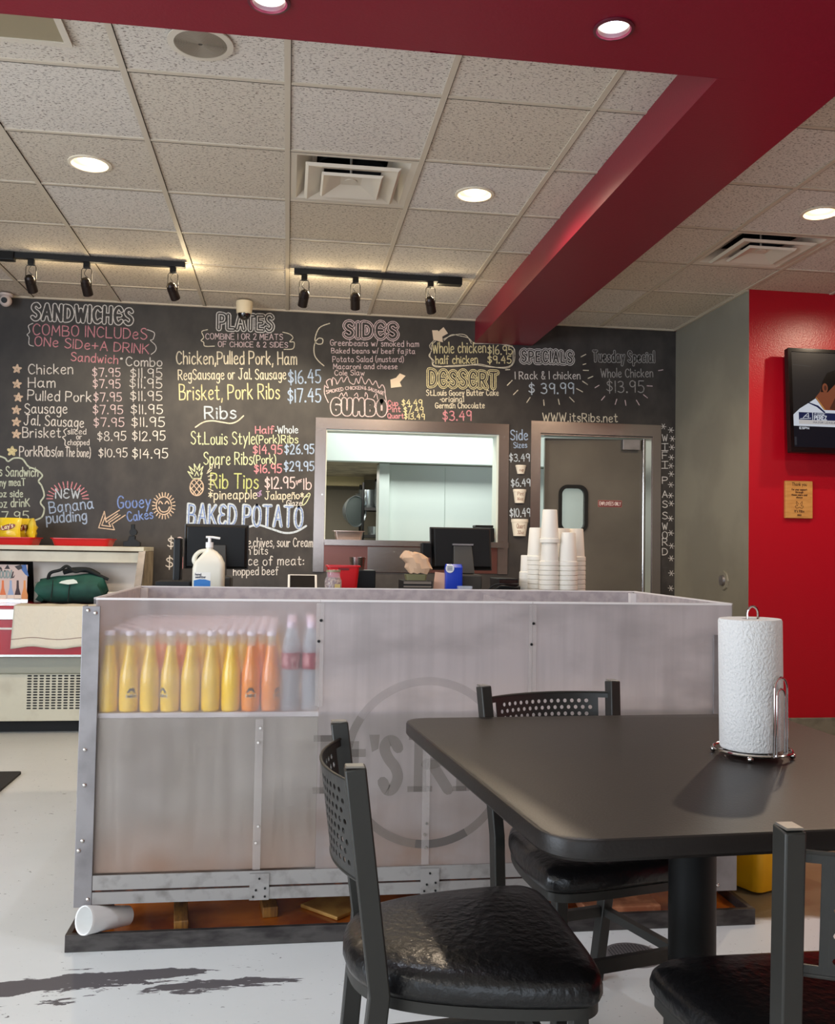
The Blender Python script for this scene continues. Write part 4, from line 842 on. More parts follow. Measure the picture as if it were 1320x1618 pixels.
def block(label, x, y, rz, sx, sy, sz, m_=None):
    o = MB().box(-sx, sx, -sy, sy, 0, sz).build('wood_block', m_ or M_WOOD, None, smooth=0, bevel=.003); o.location = (x, y, .0205); o.rotation_euler = (0, 0, rz); tag(o, label, 'wood block')
block('small wet wood block in the tray nearest the fallen cup', -.31, 3.11, .12, .022, .085, .035)
block('small wet wood block in the tray below the left bracket', -.035, 3.19, .1, .025, .075, .034)
block('flat tan board lying in the rusty tray beside the left chair', .19, 3.19, .75, .085, .085, .012, mat('tan_board', (176, 132, 66), .5, noise=(14, (150, 104, 48), .4, .6)))
block('pale brick coloured board in the tray seen through the far chair legs', 1.13, 3.08, 0, .13, .06, .03, mat('pinkish_board', (188, 128, 92), .7, noise=(20, (150, 92, 62), .4, .6)))
# --- fallen foam cup
cup = MB(); ax = Vector((.108, .112, -.032)).normalized()
def cupmesh(mb, p, d, L, r0, r1):
    a = d.orthogonal().normalized(); b = d.cross(a); n = 28
    def ring(t, r): return [p+d*t+(a*math.cos(2*PI*i/n)+b*math.sin(2*PI*i/n))*r for i in range(n)]
    mb.rings([ring(L-.008, .001), ring(L-.008, r1-.003), ring(.004, r0-.0045), ring(0, r0-.003), ring(-.002, r0), ring(.004, r0+.0012), ring(.009, r0), ring(L, r1), ring(L-.004, r1-.004), ring(L-.004, .001)])
cupmesh(cup, Vector((-.577, 2.953, .0955)), ax, .160, .0415, .029)
o = cup.build('foam_cup', mat('clean_foam', (236, 236, 234), .5)); tag(o, 'white foam cup lying on its side on the left end of the drip tray', 'cup', 'foam cups')
# ================================================================ bottles in the trough
M_YEL = mat('yellow_soda', (246, 200, 0), .12, coat=.5); M_ORG = mat('orange_soda', (240, 138, 0), .12, coat=.5)
M_NECK = mat('bottle_glass', (226, 220, 200), .08, alpha=.32); M_CAPW = mat('pale_crown_cap', (222, 208, 216), .35)
M_LABD = mat('label_dark', (46, 52, 40), .5); M_LABW = mat('label_white', (226, 220, 200), .5)
def soda(name, colour):
    t = thing(name, '', 'bottle')
    b = MB(); b.lathe([(.026, 0), (.0295, .004), (.031, .03), (.031, .10), (.0285, .125), (.021, .158), (.0155, .19), (.0138, .205), (.001, .205)], n=20); b.build('soda', colour, t)
    k = MB(); k.lathe([(.0139, .2055), (.0135, .225), (.0135, .24)], n=16, cap0=False, cap1=False); k.build('neck', M_NECK, t)
    MB().lathe([(.0152, .236), (.0155, .246), (.0145, .25), (.001, .251)], n=20).build('crown_cap', M_CAPW, t)
    l = MB()
    def cyl(a, b, o): ang = a/.0314-PI/2; return ((.0314+o)*math.cos(ang), (.0314+o)*math.sin(ang), b)
    l.add([cyl(-.015, .06, 0), cyl(-.006, .075, 0), cyl(.006, .075, 0), cyl(.015, .06, 0), cyl(.008, .06, 0), cyl(.004, .067, 0), cyl(-.004, .067, 0), cyl(-.008, .06, 0)], [(0, 1, 6, 7), (1, 2, 5, 6), (2, 3, 4, 5)])
    l.cur = 1; l.add([cyl(-.017, .044, 0), cyl(0, .044, 0), cyl(.017, .044, 0), cyl(.017, .056, 0), cyl(0, .056, 0), cyl(-.017, .056, 0)], [(0, 1, 4, 5), (1, 2, 3, 4)])
    l.cur = 0; ribbons(l, layout('JARRITOS', (-.0145, .0465), (.0145, .0465), .007, jit=0), .0011, .0004, cyl)
    l.build('bottle_label', [M_LABD, M_LABW], t, smooth=0, recalc=False)
    return t
sy, so_ = soda('soda_bottle', M_YEL), soda('soda_bottle', M_ORG)
used = {id(sy): 0, id(so_): 0}; rs = random.Random(4)
rown = ['front', 'second', 'third', 'fourth', 'fifth', 'sixth', 'seventh', 'eighth', 'ninth', 'tenth', 'eleventh', 'rearmost']
first = {'y': sy, 'o': so_}; seen = set()
for r in range(12):
    for c in range(9):
        x = -.543+.0625*c+(.031 if r % 2 else 0); y = 3.045+.062*r
        if r % 2 and c == 8: continue
        kind = 'o' if (c >= 7 and r < 3) or (r in (1, 2) and c in (2, 3)) or (r >= 3 and rs.random() < .45) else 'y'
        lab = '%s soda bottle with pale cap in the clear trough, %s row, %s from the left' % ('orange' if kind == 'o' else 'yellow', rown[r], ORD[c])
        rz = {(0, 8): .9, (0, 7): .05, (0, 3): -.7, (0, 1): .4, (0, 0): 1.6, (0, 4): 2.4, (0, 2): 2.2, (0, 5): 3}.get((r, c), rs.uniform(-3, 3))
        g = 'soda bottles in the trough'
        if kind not in seen: o = first[kind]; o.location = (x, y, .7005); o.rotation_euler = (0, 0, rz); o['label'] = lab; o['group'] = g; seen.add(kind)
        else: dup(first[kind], (x, y, .7005), rz, lab, g)
M_WATER = mat('clear_bottle', (214, 218, 226), .06, alpha=.30); M_WL = mat('rose_label', (150, 60, 72), .45, noise=(60, (190, 120, 124), .5, .6)); M_WC = mat('lilac_cap', (226, 206, 222), .4)
wt = thing('water_bottle', '', 'bottle')
MB().lathe([(.028, 0), (.0305, .006), (.0295, .05), (.0305, .10), (.0305, .19), (.027, .215), (.0145, .255), (.0135, .262), (.001, .262)], n=20).build('clear_body', M_WATER, wt)
MB().lathe([(.0150, .262), (.0155, .267), (.0155, .283), (.001, .285)], n=18).build('cap', M_WC, wt)
l = MB(); l.lathe([(.0312, .132), (.0312, .184)], n=24, cap0=False, cap1=False); l.cur = 1
def cyl(a, b, o): ang = a/.0316-PI/2; return ((.0316+o)*math.cos(ang), (.0316+o)*math.sin(ang), b)
l.add([cyl(.004, .136, 0), cyl(.024, .136, 0), cyl(.024, .153, 0), cyl(.004, .153, 0)], [(0, 1, 2, 3)])
for z in (.158, .166, .174): l.add([cyl(.004, z, 0), cyl(.026, z, 0), cyl(.026, z+.004, 0), cyl(.004, z+.004, 0)], [(0, 1, 2, 3)])
l.build('bottle_label', [M_WL, mat('pale_label', (214, 196, 196), .5)], wt, smooth=0, recalc=False)
for r in range(4):
    for c in range(2):
        x, y = .020+.064*c+.001*r, 3.05+.085*r; lab = 'clear water bottle with rose label beside the sodas, %s row, %s one' % (ORD[r], ('left', 'right')[c])
        if r == c == 0: wt.location = (x, y, .7005); wt['label'] = lab; wt['group'] = 'water bottles in the trough'
        else: dup(wt, (x, y, .7005), rs.uniform(-.2, .2), lab, 'water bottles in the trough')
# ================================================================ dining table and chairs
TZ = .77
M_TOP = mat('black_laminate', (29, 25, 23), .40, bump=(220, .10), spec=.28)
M_EDGE = mat('black_edge', (14, 13, 13), .3)
def round_poly(P, rad, k=6):
    out = []; n = len(P)
    for i in range(n):
        p = Vector(P[i]); a = (Vector(P[i-1])-p).normalized(); b = (Vector(P[(i+1) % n])-p).normalized()
        r = rad[i]; s = p+a*r; e = p+b*r
        for q in range(k+1):
            t = q/k; out.append(tuple(s*(1-t)**2+p*2*t*(1-t)+e*t*t))
    return out
tp = round_poly([(.312, 2.500), (1.372, 2.530), (1.392, 1.475), (.420, 1.428)], [.07, .07, .07, .085])
tc_ = Vector((.885, 1.99, 0))
tbl = thing('dining_table', 'black square dining table on a round pedestal, paper towels standing on it', 'table', tc_)
def inset(P, d):
    c = Vector((sum(p[0] for p in P)/len(P), sum(p[1] for p in P)/len(P))); return [tuple(Vector(p)+(c-Vector(p)).normalized()*d) for p in P]
loc = [(a-tc_.x, b-tc_.y) for a, b in tp]
m = MB(); i0_, i1_ = inset(loc, .006), inset(loc, .004)
R3 = lambda P, z: [(a, b, z) for a, b in P]
m.rings([R3(i0_, TZ-.036), R3(loc, TZ-.030), R3(loc, TZ-.006), R3(inset(loc, .002), TZ-.002), R3(i0_, TZ)])
m.build('tabletop', M_TOP, tbl, smooth=.5)
m = MB(); m.cyl((.03, .03, .03), (.03, .03, TZ-.05), .052, n=32); m.build('column', mat('column_black', (10, 10, 10), .5, spec=.2), tbl)
m = MB(); m.box(-.15, .21, -.15, .21, TZ-.05, TZ-.0365); m.build('mount_plate', M_BLACKM, tbl, smooth=0)
m = MB(); c = (.03, .03)
for k in range(4):
    a = PI/4+k*PI/2; d = Vector((math.cos(a), math.sin(a), 0)); p0 = Vector((c[0], c[1], 0))
    m.tube([p0+Vector((0, 0, .045))+d*.03, p0+d*.2+Vector((0, 0, .035)), p0+d*.36+Vector((0, 0, .02))], .02, sq=(.028, .014, (0, 0, 1)))
m.lathe([(.07, .02), (.07, .05), (.055, .065)], (c[0], c[1], 0), 28)
for k in range(4):
    a = PI/4+k*PI/2; m.cyl((c[0]+.34*math.cos(a), c[1]+.34*math.sin(a), .0005), (c[0]+.34*math.cos(a), c[1]+.34*math.sin(a), .012), .018, n=14)
m.build('pedestal_foot', M_BLACKM, tbl)
M_PERF = mat('perforated_steel', (52, 52, 51), .36, .5)
def make_chair(label):
    """faces +Y; back posts splay outward towards the top"""
    t = thing('dining_chair', label, 'chair', group='black seated metal dining chairs')
    post = lambda z: (lambda f: f)(None)
    def pp(sx, z):     # centre line of a rear post
        if z < .45: f = z/.45; return Vector((sx*(.152+.035*f), -.235+.04*f, z))
        f = (z-.45)/.40; return Vector((sx*(.187+.022*f), -.195-.052*f, z))
    for sx in (-1, 1):
        o = MB().tube([pp(sx, z) for z in (.001, .2, .40, .45, .50, .65, .845)], 0, sq=(.0155, .0185, (1, 0, 0))).build('back_post', M_CHAIR, t, smooth=.4, bevel=.003)
        q = pp(sx, .848); MB().hexa([(q.x-.0135, q.y-.0165, .8456), (q.x+.0135, q.y-.0165, .8456), (q.x+.0135, q.y+.0165, .8456), (q.x-.0135, q.y+.0165, .8456), (q.x-.0120, q.y-.015, .8485), (q.x+.0120, q.y-.015, .8485), (q.x+.0120, q.y+.015, .8485), (q.x-.0120, q.y+.015, .8485)]).build('end_cap', M_CAP, o, smooth=0)
        MB().tube([(sx*.20, .165, .001), (sx*.198, .16, .41)], 0, sq=(.0155, .0155, (1, 0, 0))).build('front_leg', M_CHAIR, t, smooth=.4, bevel=.003)
    s = MB()
    for sx in (-1, 1): s.tube([pp(sx, .20)+Vector((0, .018, 0)), (sx*.199, .146, .20)], 0, sq=(.011, .011, (0, 0, 1)))
    s.tube([(-.185, .163, .235), (.185, .163, .235)], 0, sq=(.008, .016, (0, 1, 0)))
    s.tube([(-.15, -.215, .20), (.15, -.215, .20)], 0, sq=(.009, .014, (0, 1, 0))); s.build('stretcher', M_CHAIR, t, smooth=.4)
    # seat outline: wide rounded front, round back
    half = [(0, .215), (.12, .214), (.20, .205), (.235, .182), (.242, .15), (.234, .06), (.212, -.05), (.180, -.14), (.14, -.20), (.075, -.235), (0, -.245)]
    hs = catmull(half, 4); outl = hs+[(-a, b) for a, b in reversed(hs[1:-1])]
    sc_ = lambda k, dz: [(a*k, -.01+(b+.01)*k, dz) for a, b in outl]
    MB().rings([sc_(.925, .408), sc_(.97, .408), sc_(.97, .428), sc_(.925, .428)], close=True).build('seat_frame', M_CHAIR, t, smooth=.5)
    MB().rings([sc_(.93, .429), sc_(.985, .431), sc_(1.0, .441), sc_(1.0, .452), sc_(.985, .466), sc_(.95, .476), sc_(.85, .484), sc_(.6, .489), sc_(.3, .490), sc_(.02, .490)]).build('seat', M_VINYL, t, smooth=1.2)
    # perforated back, bowed away from the sitter
    nz_, nx_ = 8, 15; z0, z1 = .635, .812; bow = .05
    def bp(s_, z):   # s_ in -1..1 across
        a = pp(-1, z); b = pp(1, z); c_ = (a+b)/2; hw = (b.x-a.x)/2-.013
        return Vector((s_*hw, c_.y-.002-bow*(1-s_*s_)**1.0, z))
    pm = MB(); sA = .80; cw = 2*sA/nx_; chh = (z1-z0-.03)/nz_; za = z0+.015
    for r in range(nz_):
        for cix in range(nx_+(r % 2)):
            c0 = -sA+cw*(cix-(.5 if r % 2 else 0)); c1 = c0+cw; c0_, c1_ = max(c0, -sA), min(c1, sA); mz = za+chh*(r+.5)
            sq8 = [(c1_, mz), (c1_, mz+chh/2), ((c0_+c1_)/2, mz+chh/2), (c0_, mz+chh/2), (c0_, mz), (c0_, mz-chh/2), ((c0_+c1_)/2, mz-chh/2), (c1_, mz-chh/2)]
            if c1_-c0_ < cw*.9: pm.add([bp(*sq8[i]) for i in (7, 1, 3, 5)], [(0, 1, 2, 3)]); continue
            cm_ = (c0+c1)/2; rs_ = .0058/.195; h8 = [(cm_+rs_*math.cos(PI/4*i), mz+.0058*math.sin(PI/4*i)) for i in range(8)]
            pm.add([bp(*p) for p in h8]+[bp(*p) for p in sq8], [(i+8, (i+1) % 8+8, (i+1) % 8, i) for i in range(8)])
    N_ = 24
    for zz0, zz1 in ((z0, za), (za+chh*nz_, z1)):
        for i in range(N_):
            s0, s1 = -1+2*i/N_, -1+2*(i+1)/N_; pm.add([bp(s0, zz0), bp(s1, zz0), bp(s1, zz1), bp(s0, zz1)], [(0, 1, 2, 3)])
    for sA0, sA1 in ((-.86, -sA), (sA, .86)): pm.add([bp(sA0, za), bp(sA1, za), bp(sA1, za+chh*nz_), bp(sA0, za+chh*nz_)], [(0, 1, 2, 3)])
    o = pm.build('perforated_back', M_PERF, t, smooth=0, recalc=False)
    so = o.modifiers.new('Solidify', 'SOLIDIFY'); so.thickness = .0022; so.offset = 0
    rim = MB()
    for zz in (z0, z1): rim.tube([bp(-1+2*i/N_, zz) for i in range(N_+1)], .0032, 8)
    rim.build('back_rim', M_CHAIR, o)
    return t
ch = make_chair('black metal dining chair at left, side-on, its back seen edge-on and worn seat in front')
ch.location = (.368, 1.835, 0); ch.rotation_euler = (0, 0, -PI/2+.01)
dup(ch, (.808, 2.368, 0), PI+math.radians(13.5), 'black metal dining chair behind the table, its back toward the counter and facing the camera')
dup(ch, (.905, 1.472, 0), 0.0, 'black metal dining chair at the lower right corner, seen from behind, cut by the frame')
# ---------------------------------------------------------------- paper towels
M_TOWEL = mat('paper_towel', (206, 204, 202), .9, bump=(190, 1.0), scale=(1, 1, .8))
pt = thing('paper_towel_holder', 'chrome wire paper towel holder on the black table', 'towel holder', (1.047, 2.0, TZ))
m = MB(); cr = lambda R, z, n=48: [(R*math.cos(2*PI*i/n), R*math.sin(2*PI*i/n), z) for i in range(n)]
m.tube(cr(.084, .0145), .0035, 8, True); m.tube(cr(.055, .0145, 36), .0025, 8, True)
for a in (0, PI/2): m.tube([(-.084*math.cos(a), -.084*math.sin(a), .0145), (.084*math.cos(a), .084*math.sin(a), .0145)], .0026, 8)
m.build('base_ring', M_CHROME, pt)
for k in range(4):
    a = PI/4+k*PI/2+.25; MB().sphere((.084*math.cos(a), .084*math.sin(a), .0075), .0072, 14, 8).build('ball_foot', M_CHROME, pt)
m = MB(); m.tube([(-.013, 0, .0145), (-.013, 0, .318)]+[(-.013*math.cos(a), 0, .318+.016*math.sin(a)) for a in (.4, .9, 1.3, PI/2, 1.85, 2.3, 2.75)]+[(.013, 0, .318), (.013, 0, .0145)], .0028, 8); m.build('centre_loop', M_CHROME, pt)
for w_, h_, off in ((.0265, .185, .0), (.0165, .160, .0)):
    c_ = Vector((.024, -.079, 0)); d = Vector((.86, .51, 0)).normalized(); m = MB()
    P = [c_-d*w_+Vector((0, 0, .0145)), c_-d*w_+Vector((0, 0, h_-w_))]+[c_+d*(-w_*math.cos(a))+Vector((0, 0, h_-w_+w_*math.sin(a))) for a in (.3, .7, 1.1, PI/2, 2.04, 2.44, 2.84)]+[c_+d*w_+Vector((0, 0, h_-w_)), c_+d*w_+Vector((0, 0, .0145))]
    m.tube(P, .0025, 8); m.build('tension_wire', M_CHROME, pt)
rl = thing('paper_towel_roll', 'roll of quilted white paper towel on the chrome holder', 'paper towel', (1.045, 2.0, TZ+.0185)); rl.rotation_euler = (.0, -.015, 0)
m = MB(); n = 64; RR = .0685
def rr(z, k=1):
    out = []
    for i in range(n):
        a = 2*PI*i/n; r_ = RR*k
        if k > .5: r_ += .0015*((a+1.15) % (2*PI))/(2*PI)
        out.append((r_*math.cos(a), r_*math.sin(a), z))
    return out
m.rings([rr(0, .28), rr(.0, .97), rr(.004), rr(.09), rr(.18), rr(.283), rr(.288, .97), rr(.288, .28)], close=True); m.build('paper_sheets', M_TOWEL, rl, smooth=.5)
MB().rings([cr(.0205, .001, 24), cr(.0205, .286, 24), cr(.0185, .286, 24), cr(.0185, .001, 24)], close=True).build('cardboard_core', mat('cardboard', (150, 120, 90), .8), rl)
# ---------------------------------------------------------------- floor things
t = thing('floor_drain', 'round metal drain cover in the white floor behind the chair leg', 'drain', (1.065, 2.77, .0))
MB().lathe([(.086, .0005), (.086, .004), (.08, .005), (.001, .005)], n=40).build('cover', mat('drain_metal', (150, 146, 146), .4, .7), t)
g = MB()
for k in range(-7, 8):
    q = k*.0105; h = math.sqrt(max(.074**2-q*q, 0))
    if h > .01: g.add([(q-.0012, -h, .0053), (q+.0012, -h, .0053), (q+.0012, h, .0053), (q-.0012, h, .0053)], [(0, 1, 2, 3)]); g.add([(-h, q-.0012, .0055), (h, q-.0012, .0055), (h, q+.0012, .0055), (-h, q+.0012, .0055)], [(0, 1, 2, 3)])
g.build('grate_slots', mat('drain_dark', (44, 42, 42), .7), t, smooth=0)
o = MB().prism(rrect(-2.2, -1.366, 4.3, 5.25, .02), .0005, .012).build('floor_mat', mat('mat_dark', (52, 50, 48), .9, bump=(160, .8)), None, smooth=0); tag(o, 'dark ribbed floor mat whose corner shows at the left edge', 'mat')
# ================================================================ mop bucket
M_YB = mat('yellow_plastic', (224, 164, 8), .42, noise=(4, (206, 148, 10), .4, .7))
bk = thing('mop_bucket', 'yellow plastic mop bucket on the bare floor right of the counter', 'bucket', (1.752, 3.345, 0), .40)
def bx(hw, hd, z, r=.03): return [(a, b, z) for a, b in rrect(-hw, hw, -hd, hd, r, 4)]
MB().rings([bx(.115, .12, .012), bx(.13, .135, .12), bx(.15, .155, .30), bx(.16, .165, .30), bx(.16, .165, .315), bx(.143, .148, .315), bx(.11, .115, .024)]).build('tub', M_YB, bk, smooth=.5)
MB().hexa([(-.09, -.158, .24), (.09, -.158, .24), (.09, -.14, .24), (-.09, -.14, .24), (-.09, -.172, .29), (.09, -.172, .29), (.09, -.15, .29), (-.09, -.15, .29)]).build('moulded_rib', M_YB, bk, smooth=0, bevel=.003)
for sx in (-1, 1):
    for sy_ in (-1, 1): MB().cyl((sx*.06-.012, sy_*.07, .0065), (sx*.06+.012, sy_*.07, .0065), .006, n=16).build('caster', M_BLACKM, bk)
# ================================================================ television, plaque, shut-off plate
tv = thing('television', 'wall-mounted black television showing a baseball broadcast on the red wall', 'television', (3.742, 5.715, 2.243)); tv.rotation_euler = (-.06, 0, .0)
hw, hh = .50, .348
m = MB(); m.box(-hw, hw, 0, .045, -hh, hh); m.build('housing', M_BLACK, tv, smooth=0, bevel=.006)
m = MB()
for a in ((-hw, -hw+.024, -hh, hh), (hw-.024, hw, -hh, hh), (-hw+.024, hw-.024, hh-.024, hh), (-hw+.024, hw-.024, -hh, -hh+.036)): m.box(a[0], a[1], -.006, -.0005, a[2], a[3])
m.build('bezel', mat('gloss_black', (10, 10, 11), .12), tv, smooth=0)
B(-.12, .12, .0455, .118, -.12, .12).build('wall_mount', M_BLACKM, tv, smooth=0)
def scr(name, rgb, e): return mat('screen_'+name, tuple(x//3 for x in rgb), .3, spec=.08, emit=(rgb, e))
SM = [scr('dim', (46, 44, 46), .55), scr('white', (214, 222, 236), .85), scr('navy', (30, 38, 78), .8), scr('skin', (140, 78, 54), .7), scr('hair', (22, 18, 18), .3), scr('bar', (26, 26, 36), .6), scr('pale', (206, 204, 206), .8), scr('gold', (200, 150, 80), .8), scr('shade', (90, 52, 40), .6), scr('edge', (60, 62, 70), .6)]
sm = MB(); SF = lambda a, b, o: (a, -.0008-o, b)
def sp(c, P, o): sm.cur = c; sm.add([SF(a, b, o) for a, b in P], [tuple(range(len(P)))])
x0, x1, z0, z1 = -hw+.024, hw-.024, -hh+.036, hh-.024
sp(0, [(x0, z0), (x1, z0), (x1, z1), (x0, z1)], 0)
sp(9, [(x0+.01, .235), (x0+.14, .228), (x0+.14, .231), (x0+.01, .239)], .0002)
sp(1, [(x0, -.175), (x0+.36, -.175), (x0+.42, -.12), (x0+.30, -.055), (x0+.19, .0), (x0+.17, .02), (x0+.12, -.012), (x0+.05, -.055), (x0, -.10)], .0003)
sp(2, [(x0+.115, -.012), (x0+.18, -.032), (x0+.23, -.075), (x0+.22, -.08), (x0+.17, -.042), (x0+.11, -.018)], .0006)
sp(3, [(x0+.16, .02), (x0+.22, -.06), (x0+.30, -.06), (x0+.36, .03), (x0+.41, .06), (x0+.41, .15), (x0+.30, .16), (x0+.22, .12), (x0+.195, .06)], .0005)
sp(8, [(x0+.26, -.05), (x0+.30, -.06), (x0+.36, .03), (x0+.41, .06), (x0+.32, .06)], .0007)
sp(7, [(x0+.165, .022), (x0+.17, .022), (x0+.225, -.052), (x0+.232, -.06), (x0+.222, -.06)], .0008)
sp(4, [(x0+.20, .06), (x0+.215, .13), (x0+.25, .19), (x0+.33, .22), (x0+.42, .20), (x0+.42, .15), (x0+.34, .15), (x0+.29, .10), (x0+.25, .06)], .0009)
sp(3, [(x0+.232+.02*math.cos(q), .088+.032*math.sin(q)) for q in [2*PI*k/14 for k in range(14)]], .0011)
sp(8, [(x0+.234+.010*math.cos(q), .088+.018*math.sin(q)) for q in [2*PI*k/10 for k in range(10)]], .0013)
sp(5, [(x0, z0), (x1, z0), (x1, -.172), (x0, -.172)], .0004)
sp(2, [(x0+.04, -.13), (x0+.135, -.13), (x0+.135, -.08), (x0+.04, -.08)], .0012)
sp(2, [(x0+.14, -.13), (x1, -.13), (x1, -.08), (x0+.14, -.08)], .0012)
sp(6, [(x0+.04, -.158), (x1, -.158), (x1, -.131), (x0+.04, -.131)], .0012)
sp(9, [(x0+.005, -.30), (x0+.02, -.30), (x0+.02, -.245), (x0+.005, -.245)], .0012)
sm.cur = 1
ribbons(sm, [catmull([(x0+.070, -.118), (x0+.088, -.1), (x0+.108, -.086), (x0+.106, -.116), (x0+.118, -.118)], 4), [(x0+.078, -.106), (x0+.112, -.105)], [(x0+.05, -.124), (x0+.125, -.118)]], .004, .0016, SF)
ribbons(sm, layout('PEREZ', (x0+.15, -.126), (x0+.235, -.126), .026, jit=0), .006, .0016, SF, True)
ribbons(sm, layout('19 EDDIE', (x0+.15, -.094), (x0+.222, -.094), .010, jit=0), .0022, .0016, SF)
sm.cur = 2; ribbons(sm, layout('MAJOR LEAGUE', (x0+.14, -.150), (x0+.30, -.150), .010, jit=0), .0018, .0018, SF)
sm.cur = 1; ribbons(sm, layout('ESPN', (x0+.042, -.192), (x0+.108, -.192), .013, jit=0), .0036, .0016, SF)
sm.build('screen', SM, tv, smooth=0, recalc=False)
pq = thing('wooden_plaque', 'small wooden thank-you plaque on the red wall below the television', 'plaque', (3.378, 5.849, 1.595)); pq.rotation_euler = (0, 0, 0)
M_OAK = mat('oak_plaque', (196, 144, 78), .5, noise=(10, (178, 126, 64), .4, .65), scale=(1, 1, 6))
B(-.097, .097, -.024, 0, -.125, .125).build('board', M_OAK, pq, smooth=0, bevel=.004)
m = MB(); PF = lambda a, b, o: (a, -.0245-o, b); burn = mat('burnt_lettering', (78, 44, 18), .8)
for txt, x_, z_, h_ in (('Thank you', .052, .092, .022), ('for your support', .055, .062, .011), ('through', .028, .044, .011), ('these years and', .055, .026, .011), ('always', .022, .010, .011), ("It's Ribs", .034, -.085, .015), ('2022', .014, -.108, .009)):
    ribbons(m, layout(txt, (-x_, z_), (x_, z_), h_, jit=.1), .0032, .0003, PF)
ribbons(m, [catmull([(s*.006, -.03), (s*.02, -.012), (s*.02, -.03), (s*.012, -.04), (s*.03, -.045), (s*.018, -.058), (0, -.05)], 4) for s in (-1, 1)], .003, .0003, PF)
m.build('engraving', burn, pq, smooth=0, recalc=False)
sp_ = thing('wall_shutoff_plate', 'grey octagonal fitting low on the grey side wall', 'wall fitting', (3.0295, 6.19, 1.04))
m = MB(); m.cyl((-.001, 0, 0), (-.012, 0, 0), .07, .066, 8); m.build('plate', M_GREY, sp_, smooth=0)
m = MB(); m.cyl((-.0125, 0, 0), (-.028, 0, 0), .04, .034, 16); m.cyl((-.0285, .012, .0), (-.032, .012, .0), .008, n=10); m.build('valve_cap', M_STEELD, sp_)
# ================================================================ service counter behind and what stands on it
WT = 1.0
sc_t = thing('service_counter', 'dark service worktop behind the drinks counter carrying the tills', 'counter', (0, 0, 0))
B(-.62, 1.62, 4.0, 4.75, WT-.03, WT).build('worktop', M_BLACKM, sc_t, smooth=0, bevel=.003)
m = MB(); m.box(-.58, 1.58, 4.08, 4.10, .001, WT-.031); m.box(-.58, -.56, 4.10, 4.70, .001, WT-.031); m.box(1.56, 1.58, 4.10, 4.70, .001, WT-.031); m.build('base_cabinet', M_BLACK, sc_t, smooth=0)
def till(label, x, y, zc, w_, h_, tilt, rz, big):
    t = thing('pos_terminal', label, 'till monitor', (x, y, WT), rz); z = zc-WT
    m = MB(); c, s = math.cos(tilt), math.sin(tilt)
    # case: back faces the camera (-Y), leaning
    def P(a, d, b): return (a, d*c-b*s, z+d*s+b*c)
    hw_, hh_ = w_/2, h_/2
    def shell(mb, a0, a1, d0, d1, b0, b1, k=.9):
        mb.add([P(a0*k, d0, b0*k), P(a1*k, d0, b0*k), P(a1*k, d0, b1*k), P(a0*k, d0, b1*k), P(a0, d1, b0), P(a1, d1, b0), P(a1, d1, b1), P(a0, d1, b1)], [(0, 1, 2, 3), (7, 6, 5, 4), (0, 4, 5, 1), (1, 5, 6, 2), (2, 6, 7, 3), (3, 7, 4, 0)])
    shell(m, -hw_, hw_, -.028, 0, -hh_, hh_, .93); m.build('monitor_back', M_BLACK, t, smooth=0, bevel=.004)
    m = MB(); shell(m, -hw_-.004, hw_+.004, .0005, .012, -hh_-.004, hh_+.004, 1); m.build('bezel', mat('dark_bezel', (44, 40, 38), .35), t, smooth=0, bevel=.003)
    m = MB(); zz = hh_*.1
    m.hexa([P(-.05, -.055, -hh_*1.3), P(.05, -.055, -hh_*1.3), P(.05, -.02, -hh_*1.3), P(-.05, -.02, -hh_*1.3), P(-.045, -.036, zz), P(.045, -.036, zz), P(.045, -.0285, zz), P(-.045, -.0285, zz)])
    m.build('stand_arm', mat('stand_grey', (62, 58, 52), .4), t, smooth=0, bevel=.004)
    b0_ = P(0, -.05, -hh_*1.3); m = MB(); m.box(-.075, .075, b0_[1]-.05, b0_[1]+.10, .001, max(b0_[2]-.002, .03)); m.build('stand_base', mat('stand_grey', (62, 58, 52), .4), t, smooth=0, bevel=.008)
    if big:
        m = MB(); m.box(-hw_-.05, -hw_-.006, -.03, .02, z-hh_*.45, z+hh_*.25); m.build('card_reader', M_BLACK, t, smooth=0, bevel=.004)
        m = MB(); m.hexa([P(-.05, -.042, .008), P(.05, -.042, .008), P(.05, -.03, .008), P(-.05, -.03, .008), P(-.052, -.042, .016), P(.052, -.042, .016), P(.052, -.03, .016), P(-.052, -.03, .016)]); m.build('hinge_plate', M_STEELD, t, smooth=0)
    return t
till('black till monitor at left behind the hand sanitizer jug', -.325, 4.44, 1.218, .285, .20, .06, .0, False)
till('black till monitor at centre in front of the pass-through window, seen from behind', .83, 4.44, 1.228, .295, .20, -.18, .06, True)
m = MB(); m.box(-.514, -.479, 4.38, 4.46, WT+.0005, 1.255); o = m.build('receipt_printer', M_BLACK, None, smooth=0, bevel=.006); tag(o, 'black receipt printer box left of the left till monitor', 'printer')
m = MB(); m.box(-.56, -.415, 4.16, 4.34, WT+.0005, WT+.065); o = m.build('cash_drawer', M_BLACKM, None, smooth=0, bevel=.004); tag(o, 'flat black cash drawer left of the sanitizer jug', 'cash drawer')
